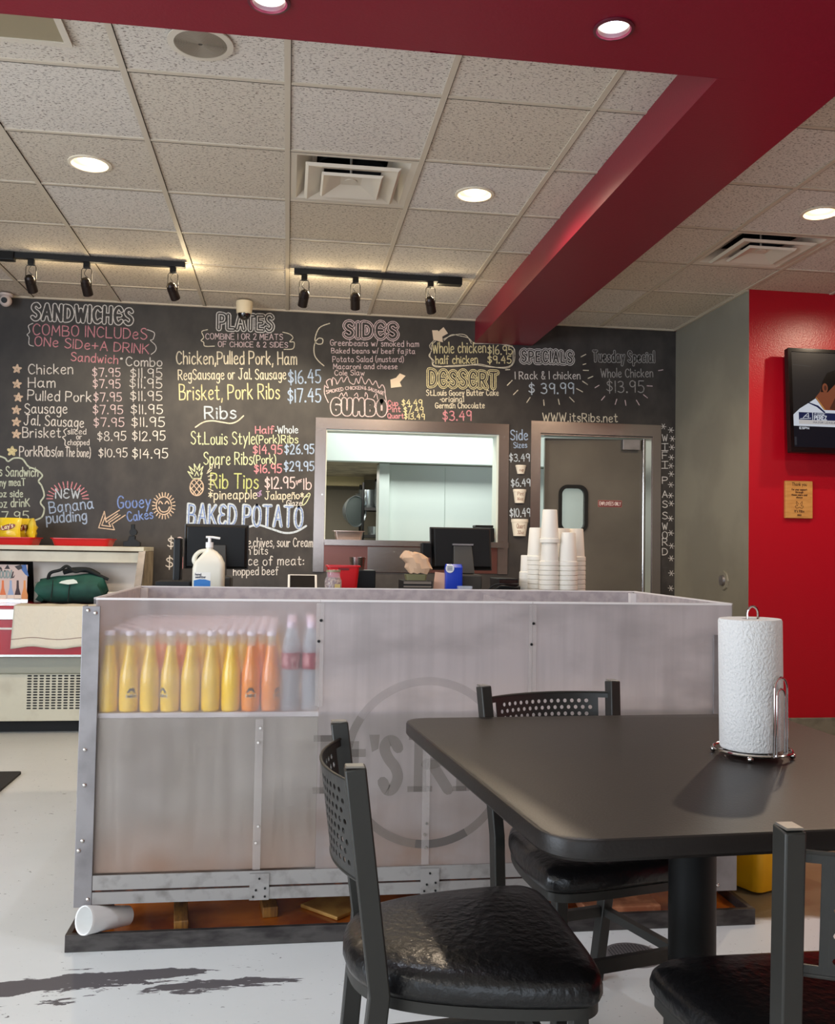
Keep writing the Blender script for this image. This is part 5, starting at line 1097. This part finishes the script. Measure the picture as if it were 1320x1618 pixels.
# --- sanitizer jug
M_JUG = mat('milky_plastic', (228, 222, 204), .35); sj = thing('hand_sanitizer_jug', 'milky hand sanitizer jug with white pump behind the drinks counter', 'pump bottle', (-.338, 4.20, WT)); sj.scale = (1, 1, .79)
def ob(hw_, hd, z, ox=0, r=.02): return [(a+ox, b, z) for a, b in rrect(-hw_, hw_, -hd, hd, min(r, hw_*.9, hd*.9), 5)]
jm = MB(); jm.rings([ob(.060, .05, .001), ob(.067, .056, .012), ob(.067, .056, .155), ob(.064, .054, .185, .002), ob(.045, .042, .222, .008), ob(.028, .028, .248, .006), ob(.015, .015, .262, .0), ob(.015, .015, .27, 0)]); jm.build('jug_body', M_JUG, sj, smooth=.7)
m = MB(); m.tube(catmull([(-.052, 0, .17), (-.064, 0, .195), (-.058, 0, .225), (-.038, 0, .248), (-.012, 0, .254)], 5), .0105, 10); m.build('handle', M_JUG, sj)
m = MB(); m.cyl((0, 0, .2705), (0, 0, .30), .0165, n=20); m.cyl((0, 0, .30), (0, 0, .325), .007, n=12); m.tube([(-.016, 0, .328), (.012, 0, .328), (.045, 0, .322)], .0065, 10); m.build('pump', mat('pump_white', (240, 238, 234), .35), sj)
m = MB(); lf = lambda a, b, o: (a, -.0565-o, b); m.cur = 0; m.add([lf(-.058, .02, 0), lf(.012, .02, 0), lf(.012, .135, 0), lf(-.058, .135, 0)], [(0, 1, 2, 3)])
m.cur = 1; m.add([lf(a, b, .0003) for a, b in [(-.058, .02), (.012, .02), (.012, .088), (-.01, .096), (-.035, .097), (-.058, .09)]], [(0, 1, 2, 3, 4, 5)])
m.cur = 2; ribbons(m, layout('hand', (-.052, .117), (-.028, .117), .012, jit=0)+layout('sanitizer', (-.052, .103), (-.008, .103), .012, jit=0), .0022, .0005, lf)
m.build('jug_label', [mat('label_cream', (236, 232, 222), .5), mat('label_blue', (44, 118, 190), .4), mat('label_ink', (40, 44, 70), .6)], sj, smooth=0, recalc=False)
# --- tablet, jar, red bin, cup
tb_ = thing('tablet', 'white framed tablet lying tilted right of the left till', 'tablet', (.072, 4.30, WT+.058)); tb_.rotation_euler = (.75, 0, 0)
B(-.066, .066, -.05, .05, 0, .008).build('white_frame', mat('tablet_white', (232, 226, 214), .35), tb_, smooth=0, bevel=.003); B(-.056, .056, -.042, .042, .0082, .0092).build('screen', mat('screen_off', (30, 26, 24), .1), tb_, smooth=0)
B(-.06, .06, .0, .02, -.05, -.001).build('prop_stand', M_BLACK, tb_, smooth=0)
rb = thing('red_bin', 'red plastic bin behind the glass jar under the pass window', 'bin', (.262, 4.42, WT)); rb.scale = (1, 1, .72); RP = mat('red_plastic', (206, 22, 30), .35)
MB().rings([bx(.062, .05, .001, .015), bx(.074, .06, .185, .015), bx(.080, .066, .185, .015), bx(.080, .066, .195, .015), bx(.070, .056, .195, .015), bx(.058, .046, .01, .015)]).build('tub', RP, rb, smooth=.5)
B(-.025, .025, -.0635, -.0605, .165, .178).build('grip_slot', mat('dark_red', (110, 12, 18), .5), rb, smooth=0)
jr = thing('glass_jar', 'round glass jar with coloured sweets beside the red bin', 'jar', (.208, 4.22, WT))
MB().lathe([(.03, .001), (.036, .01), (.037, .07), (.028, .088)], n=22).build('sweets', mat('sweets', (120, 60, 46), .5, noise=(90, (196, 160, 130), .45, .55)), jr)
MB().lathe([(.0385, .001), (.0385, .075), (.030, .095), (.030, .112)], n=22, cap0=False, cap1=False).build('glass_wall', M_WATER, jr); MB().lathe([(.032, .1125), (.032, .122), (.001, .123)], n=22).build('lid', mat('jar_lid', (150, 140, 110), .4), jr)
m = MB(); m.add([(.005+.0395*0, -.0395, .02), (.03, -.0305, .02), (.03, -.0305, .06), (.005, -.0395, .06)], [(0, 1, 2, 3)]); m.build('jar_label', mat('jar_label', (224, 200, 130), .6), jr, smooth=0)
o = MB().lathe([(.033, .001), (.040, .10), (.037, .10), (.031, .004), (.001, .004)], n=24, cap1=False).build('metal_cup', M_STEEL, None); o.scale = (1, 1, .62)
o2 = B(.29, .43, 4.55, 4.70, WT+.0005, 1.115).build('napkin_box', M_BLACK, None, smooth=0, bevel=.004); tag(o2, 'small black box supporting the steel cup behind the red bin', 'box')
o.location = (.345, 4.62, 1.1155); tag(o, 'upturned-rim steel cup standing behind the red bin', 'cup')
# --- clutter by the centre till
rs2 = random.Random(11)
bag = MB(); n = 18
def crumple(z, rx, ry, ox=0): return [(ox+rx*math.cos(2*PI*i/n)*(1+rs2.uniform(-.16, .16)), ry*math.sin(2*PI*i/n)*(1+rs2.uniform(-.16, .16)), z+rs2.uniform(-.008, .008)) for i in range(n)]
bag.rings([crumple(.012, .045, .035), crumple(.05, .06, .042), crumple(.09, .056, .04, -.008), crumple(.125, .062, .04, -.02), crumple(.155, .05, .032, -.028), crumple(.175, .026, .018, -.04)])
o = bag.build('paper_bag', mat('kraft_tan', (206, 170, 138), .75), None, smooth=.3); o.location = (.612, 4.36, 1.102); o.scale = (1, 1, .62); tag(o, 'crumpled tan paper bag left of the centre till', 'paper bag')
m = MB(); m.rings([bx(.045, .035, .0, .01), bx(.05, .04, .028, .01), bx(.046, .036, .028, .01), bx(.04, .03, .006, .01)]); o = m.build('food_tray', mat('olive_dish', (122, 118, 84), .5), None); o.location = (.60, 4.36, 1.0765); tag(o, 'small olive dish under the crumpled paper bag', 'dish')
m = MB(); m.box(.53, .665, 4.26, 4.44, WT+.0005, 1.076); m.cur = 1; m.box(.532, .66, 4.256, 4.2598, 1.062, 1.074); m.box(.532, .66, 4.256, 4.2598, 1.046, 1.054); o = m.build('receipt_box', [M_BLACKM, mat('grey_slot', (120, 108, 96), .5)], None, smooth=0); tag(o, 'low black printer with grey slots left of the centre till', 'printer')
m = MB(); m.box(-.026, .026, -.002, .004, 0, .115); o = m.build('paper_note', mat('pinkish_paper', (226, 176, 146), .8), None, smooth=0); o.location = (.698, 4.30, WT+.001); o.rotation_euler = (0, .1, 0); tag(o, 'pinkish paper note leaning between the bag and the blue packet', 'note')
bb = thing('blue_packet', 'bright blue packet with round white emblem under the centre till monitor', 'packet', (.768, 4.29, WT))
MB().rings([bx(.036, .022, .001, .008), bx(.04, .026, .02, .008), bx(.04, .024, .14, .008), bx(.038, .006, .155, .005)]).build('pouch', mat('packet_blue', (24, 58, 176), .3), bb, smooth=.4)
m = MB(); m.cyl((-.022, -.0275, .135), (-.022, -.0285, .135), .020, n=22); m.cur = 1
for z in (.128, .135, .142): m.box(-.034, -.01, -.0295, -.0287, z-.0015, z+.0015)
m.build('emblem', [mat('emblem_white', (226, 226, 226), .5), mat('packet_navy', (24, 30, 90), .5)], bb, smooth=0)
o = MB().rings([bx(.03, .02, .001, .004), bx(.032, .022, .06, .004), bx(.030, .020, .06, .004), bx(.028, .018, .004, .004)]).build('acrylic_holder', M_WATER, None, smooth=0); o.location = (.79, 4.12, WT+.0005); tag(o, 'tiny clear acrylic card holder in front of the centre till', 'card holder')
m = MB(); m.box(.97, 1.065, 4.24, 4.42, WT+.0005, WT+.092); m.cur = 1; m.box(.972, 1.06, 4.236, 4.2397, WT+.06, WT+.086); o = m.build('card_machine', [M_BLACK, mat('dark_screen', (40, 22, 20), .2)], None, smooth=0, bevel=.004); tag(o, 'black boxy card machine between the centre till and the cup stacks', 'card machine')
m = MB(); m.tube(catmull([(.90, 4.15, WT+.004), (.95, 4.13, WT+.06), (1.02, 4.12, WT+.055), (1.05, 4.16, WT+.06), (1.055, 4.2, WT+.02)], 6), .0035, 6); m.tube(catmull([(.88, 4.17, WT+.004), (.93, 4.16, WT+.065), (1.0, 4.15, WT+.07), (1.058, 4.21, WT+.07)], 6), .003, 6); o = m.build('cable', M_BLACK, None); tag(o, 'loose black cables curling in front of the card machine', 'cable')
# --- stacks of upside-down foam cups
def foam_cup_mesh(H, r0, r1):
    mb = MB(); mb.lathe([(r0-.004, 0), (r0-.001, .0), (r0+.0005, .002), (r0, .0185), (r0-.002, .021), (r0-.0045, .022), (r1+.001, H-.004), (r1-.001, H), (.001, H)], n=32, cap0=False, cap1=False); return mb
protoc = foam_cup_mesh(.155, .0465, .033).build('foam_cup', M_FOAM); protos = foam_cup_mesh(.10, .034, .026).build('foam_cup', M_FOAM)
ux = lambda u, y: onY(y, u, 925).x
stacks = [(ux(832, 4.36), 4.36, 1.205, .0145, protos, .10, 'short leftmost stack of small cups'), (ux(847, 4.34), 4.34, 1.345, .0222, protoc, .155, 'second stack from the left'), (ux(868, 4.235), 4.235, 1.418, .0222, protoc, .155, 'tallest stack at the front'),
          (ux(897, 4.23), 4.23, 1.318, .0222, protoc, .155, 'stack right of the tallest one'), (ux(888, 4.35), 4.35, 1.352, .0222, protoc, .155, 'rear stack behind the right ones'), (ux(910, 4.37), 4.37, 1.336, .0222, protoc, .155, 'rightmost stack')]
fst = {id(protoc): True, id(protos): True}
for x, y, top, pitch, pr_, H, nm in stacks:
    n_ = int((top-H-WT)/pitch)+1
    if nm.startswith('tallest'): zs = [top-H]+[top-.105-H-pitch*k for k in range(20)]
    else: zs = [top-H-pitch*k for k in range(30)]
    zs = [z for z in zs if z > WT+.0004]; zs[-1] = min(zs[-1], zs[-1])
    dz = zs[-1]-WT-.0006
    for k, z in enumerate(zs):
        lab = 'white foam cup, %s from the top of the %s' % (ORD[k] if k < 12 else str(k+1)+'th', nm)
        if fst[id(pr_)]: o = pr_; fst[id(pr_)] = False
        else: o = pr_.copy(); COL.objects.link(o)
        o.location = (x, y, z-dz); tag(o, lab, 'cup', 'stacked foam cups')
# --- cups mounted on the chalkboard
def half_cup(label, u, v, wt_, wb_, h_, txt):
    x, z = onW(u, v); k = PXM; t = thing('sample_cup', label, 'cup', (x, WALL_Y-.0022, z), 0, 'sample cups on the menu wall')
    r0, r1, H = wb_*k/2, wt_*k/2, h_*k; prof = [(r0, 0), (r1*.97, H*.8), (r1*1.03, H*.82), (r1*1.03, H)]
    R_ = [[(r*math.cos(PI+PI*i/16), r*.8*math.sin(PI+PI*i/16), z_) for i in range(17)] for r, z_ in prof]; m = MB()
    vs = [p for rr_ in R_ for p in rr_]; fs = [(a*17+i, a*17+i+1, (a+1)*17+i+1, (a+1)*17+i) for a in range(3) for i in range(16)]+[tuple(range(16, -1, -1)), tuple(range(51, 68))]
    m.add(vs, fs); m.build('cup_shell', M_FOAM, t, smooth=.5)
    ys = -(r0+r1)/2*.8-.004; m = MB(); fn = lambda a, b, o: (a, -.8*math.sqrt(max(((r0+(r1-r0)*b/H)*1.0)**2-a*a, 1e-6))-.0012, b)
    for (s, zz, hh) in txt:
        wd = min(r0*1.1, len(s)*hh*.42); st = layout(s, (-wd*.6, zz*H), (wd*.6, zz*H), hh, jit=.1)
        ribbons(m, st, .003, 0, fn)
    m.build('marker_writing', mat('marker_brown', (140, 92, 70), .8), t, smooth=0, recalc=False)
half_cup('smallest foam cup mounted on the chalkboard under $3.49', 823, 749, 17, 11, 14, [('cup', .3, .022)])
half_cup('middle foam cup mounted on the chalkboard under $6.49', 821, 795, 21, 15, 22, [('Pint', .55, .026), ('16oz', .2, .022)])
half_cup('largest foam cup mounted on the chalkboard under $10.49', 821, 847, 27, 20, 27, [('Quart', .45, .034), ('32oz', .12, .024)])
# --- paper arrows taped on the wall
M_NOTE = mat('cream_card', (226, 206, 182), .8)
def arrow(label, P):
    q = W(*P); m = MB(); m.prism(q, .002, .004, lambda a, b, c: (a, WALL_Y-c, b)); o = m.build('paper_arrow', M_NOTE, None, smooth=0); tag(o, label, 'paper arrow', 'paper arrows on the menu wall')
arrow('cream paper arrow on the chalkboard pointing at the whole chicken cloud', [(701, 517), (708, 527), (699, 532), (700, 541), (685, 537), (683, 522), (692, 522), (693, 524)])
arrow('cream paper arrow on the chalkboard pointing at the gumbo heading', [(632, 590), (641, 594), (632, 604), (635, 611), (618, 613), (617, 600), (626, 597)])
# ================================================================ refrigerated display case at the left
M_CREAM = mat('enamel_cream', (206, 202, 182), .35, noise=(6, (192, 186, 166), .45, .65)); M_REDE = mat('red_enamel', (172, 16, 38), .25); M_SILV = mat('bright_bumper', (206, 208, 204), .22, .8)
M_GREEN = mat('enamel_grey_green', (150, 152, 138), .4); M_DARKIN = mat('case_dark', (40, 34, 34), .7)
XL, XR = -3.3, -.955
case = thing('display_case', 'cream refrigerated display case with red front band along the chalkboard', 'display case', (0, 0, 0))
m = MB(); m.box(XL, XR, 6.30, 6.97, .085, .385); m.build('lower_body', M_CREAM, case, smooth=0, bevel=.004)
B(XL, XR-.02, 6.40, 6.90, .001, .084).build('plinth', M_BLACKM, case, smooth=0)
B(XL, XR, 6.28, 6.97, .386, .50).build('kick_band', M_GREEN, case, smooth=0, bevel=.01)
m = MB(); m.box(XL, XR, 6.24, 6.97, .501, .82); m.build('red_front', M_REDE, case, smooth=0, bevel=.008)
B(XL, XR, 6.232, 6.239, .735, .80).build('bumper', M_SILV, case, smooth=0, bevel=.002); B(XL, XR, 6.232, 6.239, .672, .684).build('white_stripe', mat('stripe_white', (226, 222, 214), .4), case, smooth=0); B(XL, XR, 6.230, 6.239, .501, .515).build('lower_trim', M_SILV, case, smooth=0)
g = MB()
for r in range(14):
    for c in range(10):
        x = -1.612+.0375*c; z = .166+.0172*r; g.prism(rrect(x-.0135, x+.0135, z-.0045, z+.0045, .004, 2), 6.2985, 6.2995, lambda a, b, q: (a, q, b))
g.build('vent_grille', M_BLACKM, case, smooth=0)
B(XL, XR-.035, 6.93, 6.97, .8205, 1.155).build('case_back', M_DARKIN, case, smooth=0)
m = MB(); m.box(XL, XR, 6.50, 6.97, 1.176, 1.206); m.build('top_shelf', M_CREAM, case, smooth=0, bevel=.003); B(XL, XR-.015, 6.52, 6.55, 1.098, 1.168).build('fascia', M_CREAM, case, smooth=0, bevel=.003)
m = MB(); m.hexa([(XR-.02, 6.30, .8205), (XR, 6.30, .8205), (XR, 6.96, .8205), (XR-.02, 6.96, .8205), (XR-.02, 6.53, 1.175), (XR, 6.53, 1.175), (XR, 6.96, 1.175), (XR-.02, 6.96, 1.175)]); m.build('side_panel', mat('worn_panel', (150, 138, 116), .6, noise=(8, (110, 98, 82), .45, .65)), case, smooth=0)
m = MB(); m.tube([(XR-.012, 6.285, .822), (XR-.012, 6.515, 1.174)], 0, sq=(.022, .012, (1, 0, 0))); m.build('slanted_strut', M_STEELD, case, smooth=0)
# inside: backing card, poster, box, bag
m = MB(); m.hexa([(-1.69, 6.67, .8215), (-1.0, 6.67, .8215), (-1.0, 6.676, .8215), (-1.69, 6.676, .8215), (-1.72, 6.69, 1.165), (-1.02, 6.69, 1.10), (-1.02, 6.696, 1.10), (-1.72, 6.696, 1.165)]); o = m.build('backing_board', mat('white_board', (226, 214, 202), .5), None, smooth=0); tag(o, 'plain white board leaning inside the display case behind the green bag', 'board')
po = thing('drinks_poster', 'printed drinks poster with four bottles standing in the display case', 'poster', (0, 0, 0))
B(-2.3, -1.715, 6.56, 6.566, .84, 1.075).build('sheet', mat('poster_paper', (214, 194, 186), .5), po, smooth=0); B(-2.3, -1.705, 6.55, 6.558, .822, .845).build('base_strip', M_SILV, po, smooth=0)
pm = MB(); cols = [mat('poster_'+n_, c_, .5) for n_, c_ in (('blue', (62, 106, 176)), ('dark', (44, 30, 34)), ('orange', (226, 122, 64)), ('sky', (150, 176, 214)), ('cola', (50, 22, 28)), ('peach', (226, 150, 80)), ('grey', (140, 158, 156)), ('pale', (236, 222, 206)))]
PO = lambda u, v: (lambda q: (q.x, q.z))(onY(6.56, u, v)); PP = lambda P, c, o: (setattr(pm, 'cur', c), pm.add([(a, 6.5594-o, b) for a, b in [PO(*p) for p in P]], [tuple(range(len(P)))]))
PP([(33, 893), (41, 892), (45.5, 911), (40, 908), (34, 900)], 0, 0); PP([(23, 895), (33, 892), (36, 898), (29, 901)], 1, .0002); PP([(17, 914), (20, 903), (22, 903), (20, 912), (24, 908), (22, 913)], 1, .0002); PP([(7, 899), (12, 892), (16, 899)], 1, 0); PP([(-2, 900), (1, 895), (4, 900)], 1, 0)
for u, c in ((4.5, 2), (17, 3), (28, 4), (39, 5)):
    PP([(u-5, 954), (u+5, 954), (u+5, 940), (u+2, 929), (u+1.6, 917), (u-1.6, 917), (u-2, 929), (u-5, 940)], c, .0001); PP([(u-5, 946), (u+5, 946), (u+5, 940), (u-5, 940)], 7 if c != 5 else 5, .0002)
pm.cur = 6; ribbons(pm, layout('OOD/', PO(0, 913), PO(18, 913), .048, jit=0), .009, .0002, lambda a, b, o: (a, 6.5594-o, b)); pm.build('print', cols, po, smooth=0, recalc=False)
o = B(-1.675, -1.60, 6.575, 6.655, .8215, .96).build('grey_canister', mat('canister_grey', (120, 122, 110), .5), None, smooth=0, bevel=.01); tag(o, 'grey box between the drinks poster and the green bag', 'box')
gb = thing('duffel_bag', 'dark green zipped lunch bag with white print in the display case', 'bag', (-1.415, 6.52, .8205)); M_GBAG = mat('bag_green', (22, 82, 72), .7, noise=(7, (16, 62, 56), .4, .65), bump=(12, .9)); M_BSTR = mat('bag_strap', (18, 24, 26), .8)
prof = [(-.175, .03, .075, .085), (-.205, .07, .125, .11), (-.20, .10, .165, .11), (-.1, .10, .185, .115), (0, .10, .19, .115), (.1, .1, .205, .115), (.19, .09, .19, .10), (.21, .05, .12, .07)]
m = MB(); R_ = []
for x, z0_, h_, dd in prof:
    b0 = .004 if abs(x) < .2 else .02; z_t = h_
    R_.append([(x+.015*math.sin(k*1.3), dd*math.cos(2*PI*k/20)*(.75 if math.sin(2*PI*k/20) > .5 else 1), b0+(z_t-b0)*(.5+.5*math.sin(2*PI*k/20))) for k in range(20)])
m.rings(R_); m.build('bag_body', M_GBAG, gb, smooth=1)
m = MB(); m.tube(catmull([(-.15, -.03, .16), (-.13, -.05, .205), (-.07, -.05, .225), (-.03, -.04, .25), (.02, -.03, .215), (.09, -.03, .23), (.16, -.03, .20), (.235, -.02, .165)], 6), .011, 8); m.tube(catmull([(-.06, .0, .21), (.0, .0, .225), (.1, .0, .225), (.17, 0, .19)], 5), .018, 8); m.build('strap', M_BSTR, gb)
m = MB(); bf = lambda a, b, o: (a, -.112-o+max(b-.13, 0)*.35, b); m.add([bf(a, b, .012) for a, b in [(-.06, .142), (.0, .133), (.06, .142), (.05, .158), (.03, .168), (-.01, .163), (-.045, .154)]], [tuple(range(7))]); m.build('printed_emblem', mat('bag_print', (216, 226, 220), .7), gb, smooth=0, recalc=False)
m = MB(); m.tube([(-.11, -.117, .02), (-.10, -.118, .10), (-.10, -.105, .16)], .003, 6); m.tube([(.0, -.118, .02), (.005, -.119, .10), (.01, -.108, .15)], .003, 6); m.build('seam', M_BSTR, gb)
o = B(-1.185, -1.03, 6.5, 6.66, .8215, .90).build('paper_box', mat('box_white', (226, 222, 212), .6), None, smooth=0, bevel=.004); tag(o, 'low white box right of the green bag in the display case', 'box')
# towel over the bumper
tw = MB(); nx, nz = 40, 16; x0_, x1_ = -1.70, -1.16
def tpt(i, j):
    x = x0_+(x1_-x0_)*i/nx; t_ = j/nz
    if t_ < .18: y = 6.40-(t_/.18)*.163; z = .8235+.002*math.sin(x*40)
    else: f = (t_-.18)/.82; y = 6.226-.004*math.sin(x*38+f*3)-.005*f; z = .822-f*(.262+.008*math.sin(x*21))
    return x-.012*t_*(1-i/nx), y+.0015*math.sin(x*90+j), z
V = [tpt(i, j) for j in range(nz+1) for i in range(nx+1)]; tw.add(V, [(j*(nx+1)+i, j*(nx+1)+i+1, (j+1)*(nx+1)+i+1, (j+1)*(nx+1)+i) for j in range(nz) for i in range(nx)])
o = tw.build('hand_towel', mat('towel_cream', (228, 220, 202), .9, bump=(38, 1.0)), None, smooth=1); so = o.modifiers.new('Solidify', 'SOLIDIFY'); so.thickness = .004; so.offset = 1; st_ = MB(); st_.add([(V[13*(nx+1)+i][0], V[13*(nx+1)+i][1]-.0052, V[13*(nx+1)+i][2]-dz_) for dz_ in (0, .004) for i in range(nx+1)], [(i, i+1, nx+2+i, nx+1+i) for i in range(nx)]); st_.build('woven_stripe', mat('towel_stripe', (140, 110, 100), .9), o, smooth=0, recalc=False); tag(o, 'cream cloth towel draped over the red front of the display case', 'towel')
# baskets with chips, tape dispenser on top
def basket(label, x, y, hw_, hd):
    t = thing('red_basket', label, 'tray', (x, y, 1.2065), 0, 'red plastic trays on the display case')
    MB().rings([bx(hw_-.015, hd-.015, .0, .03), bx(hw_, hd, .046, .03), bx(hw_+.008, hd+.008, .046, .03), bx(hw_+.008, hd+.008, .052, .03), bx(hw_-.004, hd-.004, .052, .03), bx(hw_-.02, hd-.02, .006, .03)]).build('tray_shell', RP, t, smooth=.5)
basket('red plastic tray full of yellow chip bags on the display case', -1.93, 6.68, .245, .13); basket('empty red plastic tray on the display case, right of the chip bags', -1.385, 6.70, .19, .13)
M_CHIP = mat('chip_bag_yellow', (238, 206, 44), .22, bump=(16, .9), noise=(5, (250, 232, 130), .5, .7))
def chip(label, x, y, rz, tilt, first=None):
    t = thing('chip_bag', label, 'chip bag', (x, y, 1.223), rz, 'yellow chip bags'); t.rotation_euler = (tilt, 0, rz); hw_, H = .074, .165; m = MB(); nn = 14; R_ = []
    for k in range(9):
        f = k/8; th = .032*math.sin(PI*min(max(f*.92+.04, 0), 1))**.6+.002; wdt = hw_*(1+.05*math.cos(2*PI*f)); rsx = random.Random(k)
        R_.append([(wdt*math.cos(2*PI*i/nn), th*math.sin(2*PI*i/nn)*(1+rsx.uniform(-.25, .25)), H*f) for i in range(nn)])
    m.rings(R_); m.build('bag', M_CHIP, t, smooth=.7)
    l = MB(); cf = lambda a, b, o: (a, -.0365-o, b); l.add([cf(.05*math.cos(q), .10+.019*math.sin(q)+.25*.05*math.cos(q), 0) for q in [2*PI*k/24 for k in range(24)]], [tuple(range(24))]); l.cur = 1
    ribbons(l, layout("Lay's", (-.036, .083), (.036, .101), .026, jit=.05), .005, .0006, cf); l.build('bag_logo', [mat('logo_red', (128, 34, 28), .4), mat('logo_cream', (244, 226, 180), .4)], t, smooth=0, recalc=False)
    return t
for nm, x, y, rz, ti in (('yellow chip bag with red oval logo at the left picture edge', -2.015, 6.60, .12, -.05), ('yellow chip bag with red oval logo, second from left in the red tray', -1.85, 6.605, -.12, -.05), ('yellow chip bag leaning behind, third from left in the red tray', -1.80, 6.735, -.1, .0), ('yellow chip bag at the right end of the red tray, turned sideways', -1.722, 6.665, -1.25, .0)): chip(nm, x, y, rz, ti)
td = thing('tape_dispenser', 'black tape dispenser on the right end of the display case top', 'tape dispenser', (-1.05, 6.62, 1.2065))
MB().prism([(-.06, .0), (.055, .0), (.055, .03), (.02, .05), (.02, .075), (-.02, .075), (-.03, .04), (-.06, .035)], -.02, .02, lambda a, b, c: (a, c, b)).build('body', M_BLACK, td, smooth=0, bevel=.003)
MB().cyl((.005, -.022, .10), (.005, .022, .10), .025, n=18).build('tape_roll', M_BLACK, td); MB().box(-.012, .014, -.01, .01, .118, .155).build('top_grip', M_BLACK, td, smooth=0, bevel=.003)
# ================================================================ kitchen things behind the pass window
M_POT = mat('steel_pot', (176, 186, 190), .22, .9)
pn = thing('hotel_pan', 'stainless steel pan standing on the sill of the pass-through window', 'pan', (.455, WALL_Y+.04, PZ0))
MB().rings([bx(.098, .06, .0, .02), bx(.108, .068, .06, .02), bx(.122, .082, .062, .02), bx(.122, .082, .067, .02), bx(.105, .065, .067, .02), bx(.094, .056, .004, .02)]).build('pan', mat('pan_steel', (196, 176, 166), .28, .9), pn, smooth=.5)
pr = thing('label_printer', 'black printer on the right end of the pass window sill behind the centre till', 'printer', (1.49, WALL_Y+.02, PZ0))
B(-.075, .075, -.07, .08, .0005, .11).build('case', M_BLACK, pr, smooth=0, bevel=.008); B(-.07, .07, -.05, .07, .1105, .13).build('lid', M_BLACK, pr, smooth=0, bevel=.005); m = MB(); m.tube(catmull([(.07, .0, .02), (.085, -.03, .03), (.082, -.02, .08), (.076, .02, .10)], 5), .003, 6); m.build('cord', mat('white_cord', (220, 216, 200), .5), pr)
rk = thing('wire_rack', 'black kitchen shelf rack at the left of the pass window view', 'rack', (.95, 10.0, 0)); kf = 10.0
def K(u, v, y=kf): return onY(y, u, v)
xa, xb = K(574, 800).x-.95, K(640, 800).x-.95
for x in (xa, xb): 
    for y in (0, .4): MB().cyl((x, y, .001), (x, y, 1.93), .014, n=10).build('post', M_BLACK, rk)
for z in (K(585, 802).z, K(585, 845).z, .5): MB().box(xa, xb, .0, .4, z-.03, z).build('shelf', M_BLACKM, rk, smooth=0)
zsh = K(585, 802).z; zs2 = K(585, 845).z
o = thing('stock_pot', 'tall shiny stock pot on the upper shelf of the kitchen rack', 'pot', (K(583, 790).x+.01, kf+.24, zsh)); MB().lathe([(.10, .001), (.104, .01), (.104, .20), (.108, .202), (.10, .203), (.096, .02), (.001, .02)], n=28).build('pot_body', M_POT, o); 
m = MB(); m.tube(catmull([(-.104, -.02, .15), (-.135, 0, .155), (-.104, .02, .15)], 4), .006, 6); m.build('handle', M_POT, o)
o = thing('tall_canister', 'tall bright steel container beside the white column in the kitchen', 'container', (K(594, 780).x+.05, kf+.03, zsh)); MB().lathe([(.05, .001), (.055, .02), (.055, .27), (.06, .28), (.001, .281)], n=24).build('canister_body', M_POT, o); MB().lathe([(.061, .2815), (.061, .31), (.001, .312)], n=24).build('lid', M_BLACK, o)
o = MB().lathe([(.06, .001), (.07, .09), (.066, .09), (.056, .006), (.001, .006)], n=22, cap1=False).build('small_pot', M_POT, None); o.location = (K(592, 830).x, kf+.12, zs2+.0005); tag(o, 'small steel pot on the lower shelf of the kitchen rack', 'pot')
o = thing('hanging_bowl', 'large round steel bowl hanging on its side at the kitchen rack', 'bowl', (K(563, 808, 9.95).x, 9.95, K(563, 808, 9.95).z)); o.rotation_euler = (0, PI/2, -.8)
MB().lathe([(.06, -.11), (.12, -.09), (.155, -.04), (.165, .0), (.17, .002), (.162, .002), (.15, -.036), (.116, -.084), (.001, -.104)], n=36, cap1=False).build('bowl_shell', M_POT, o)
MB().lathe([(.158, -.012), (.001, -.012)], n=36, cap0=False).build('shade_disc', mat('bowl_inside_shade', (50, 58, 58), .6), o)  # shaded inside of the bowl, put in as a dark disc
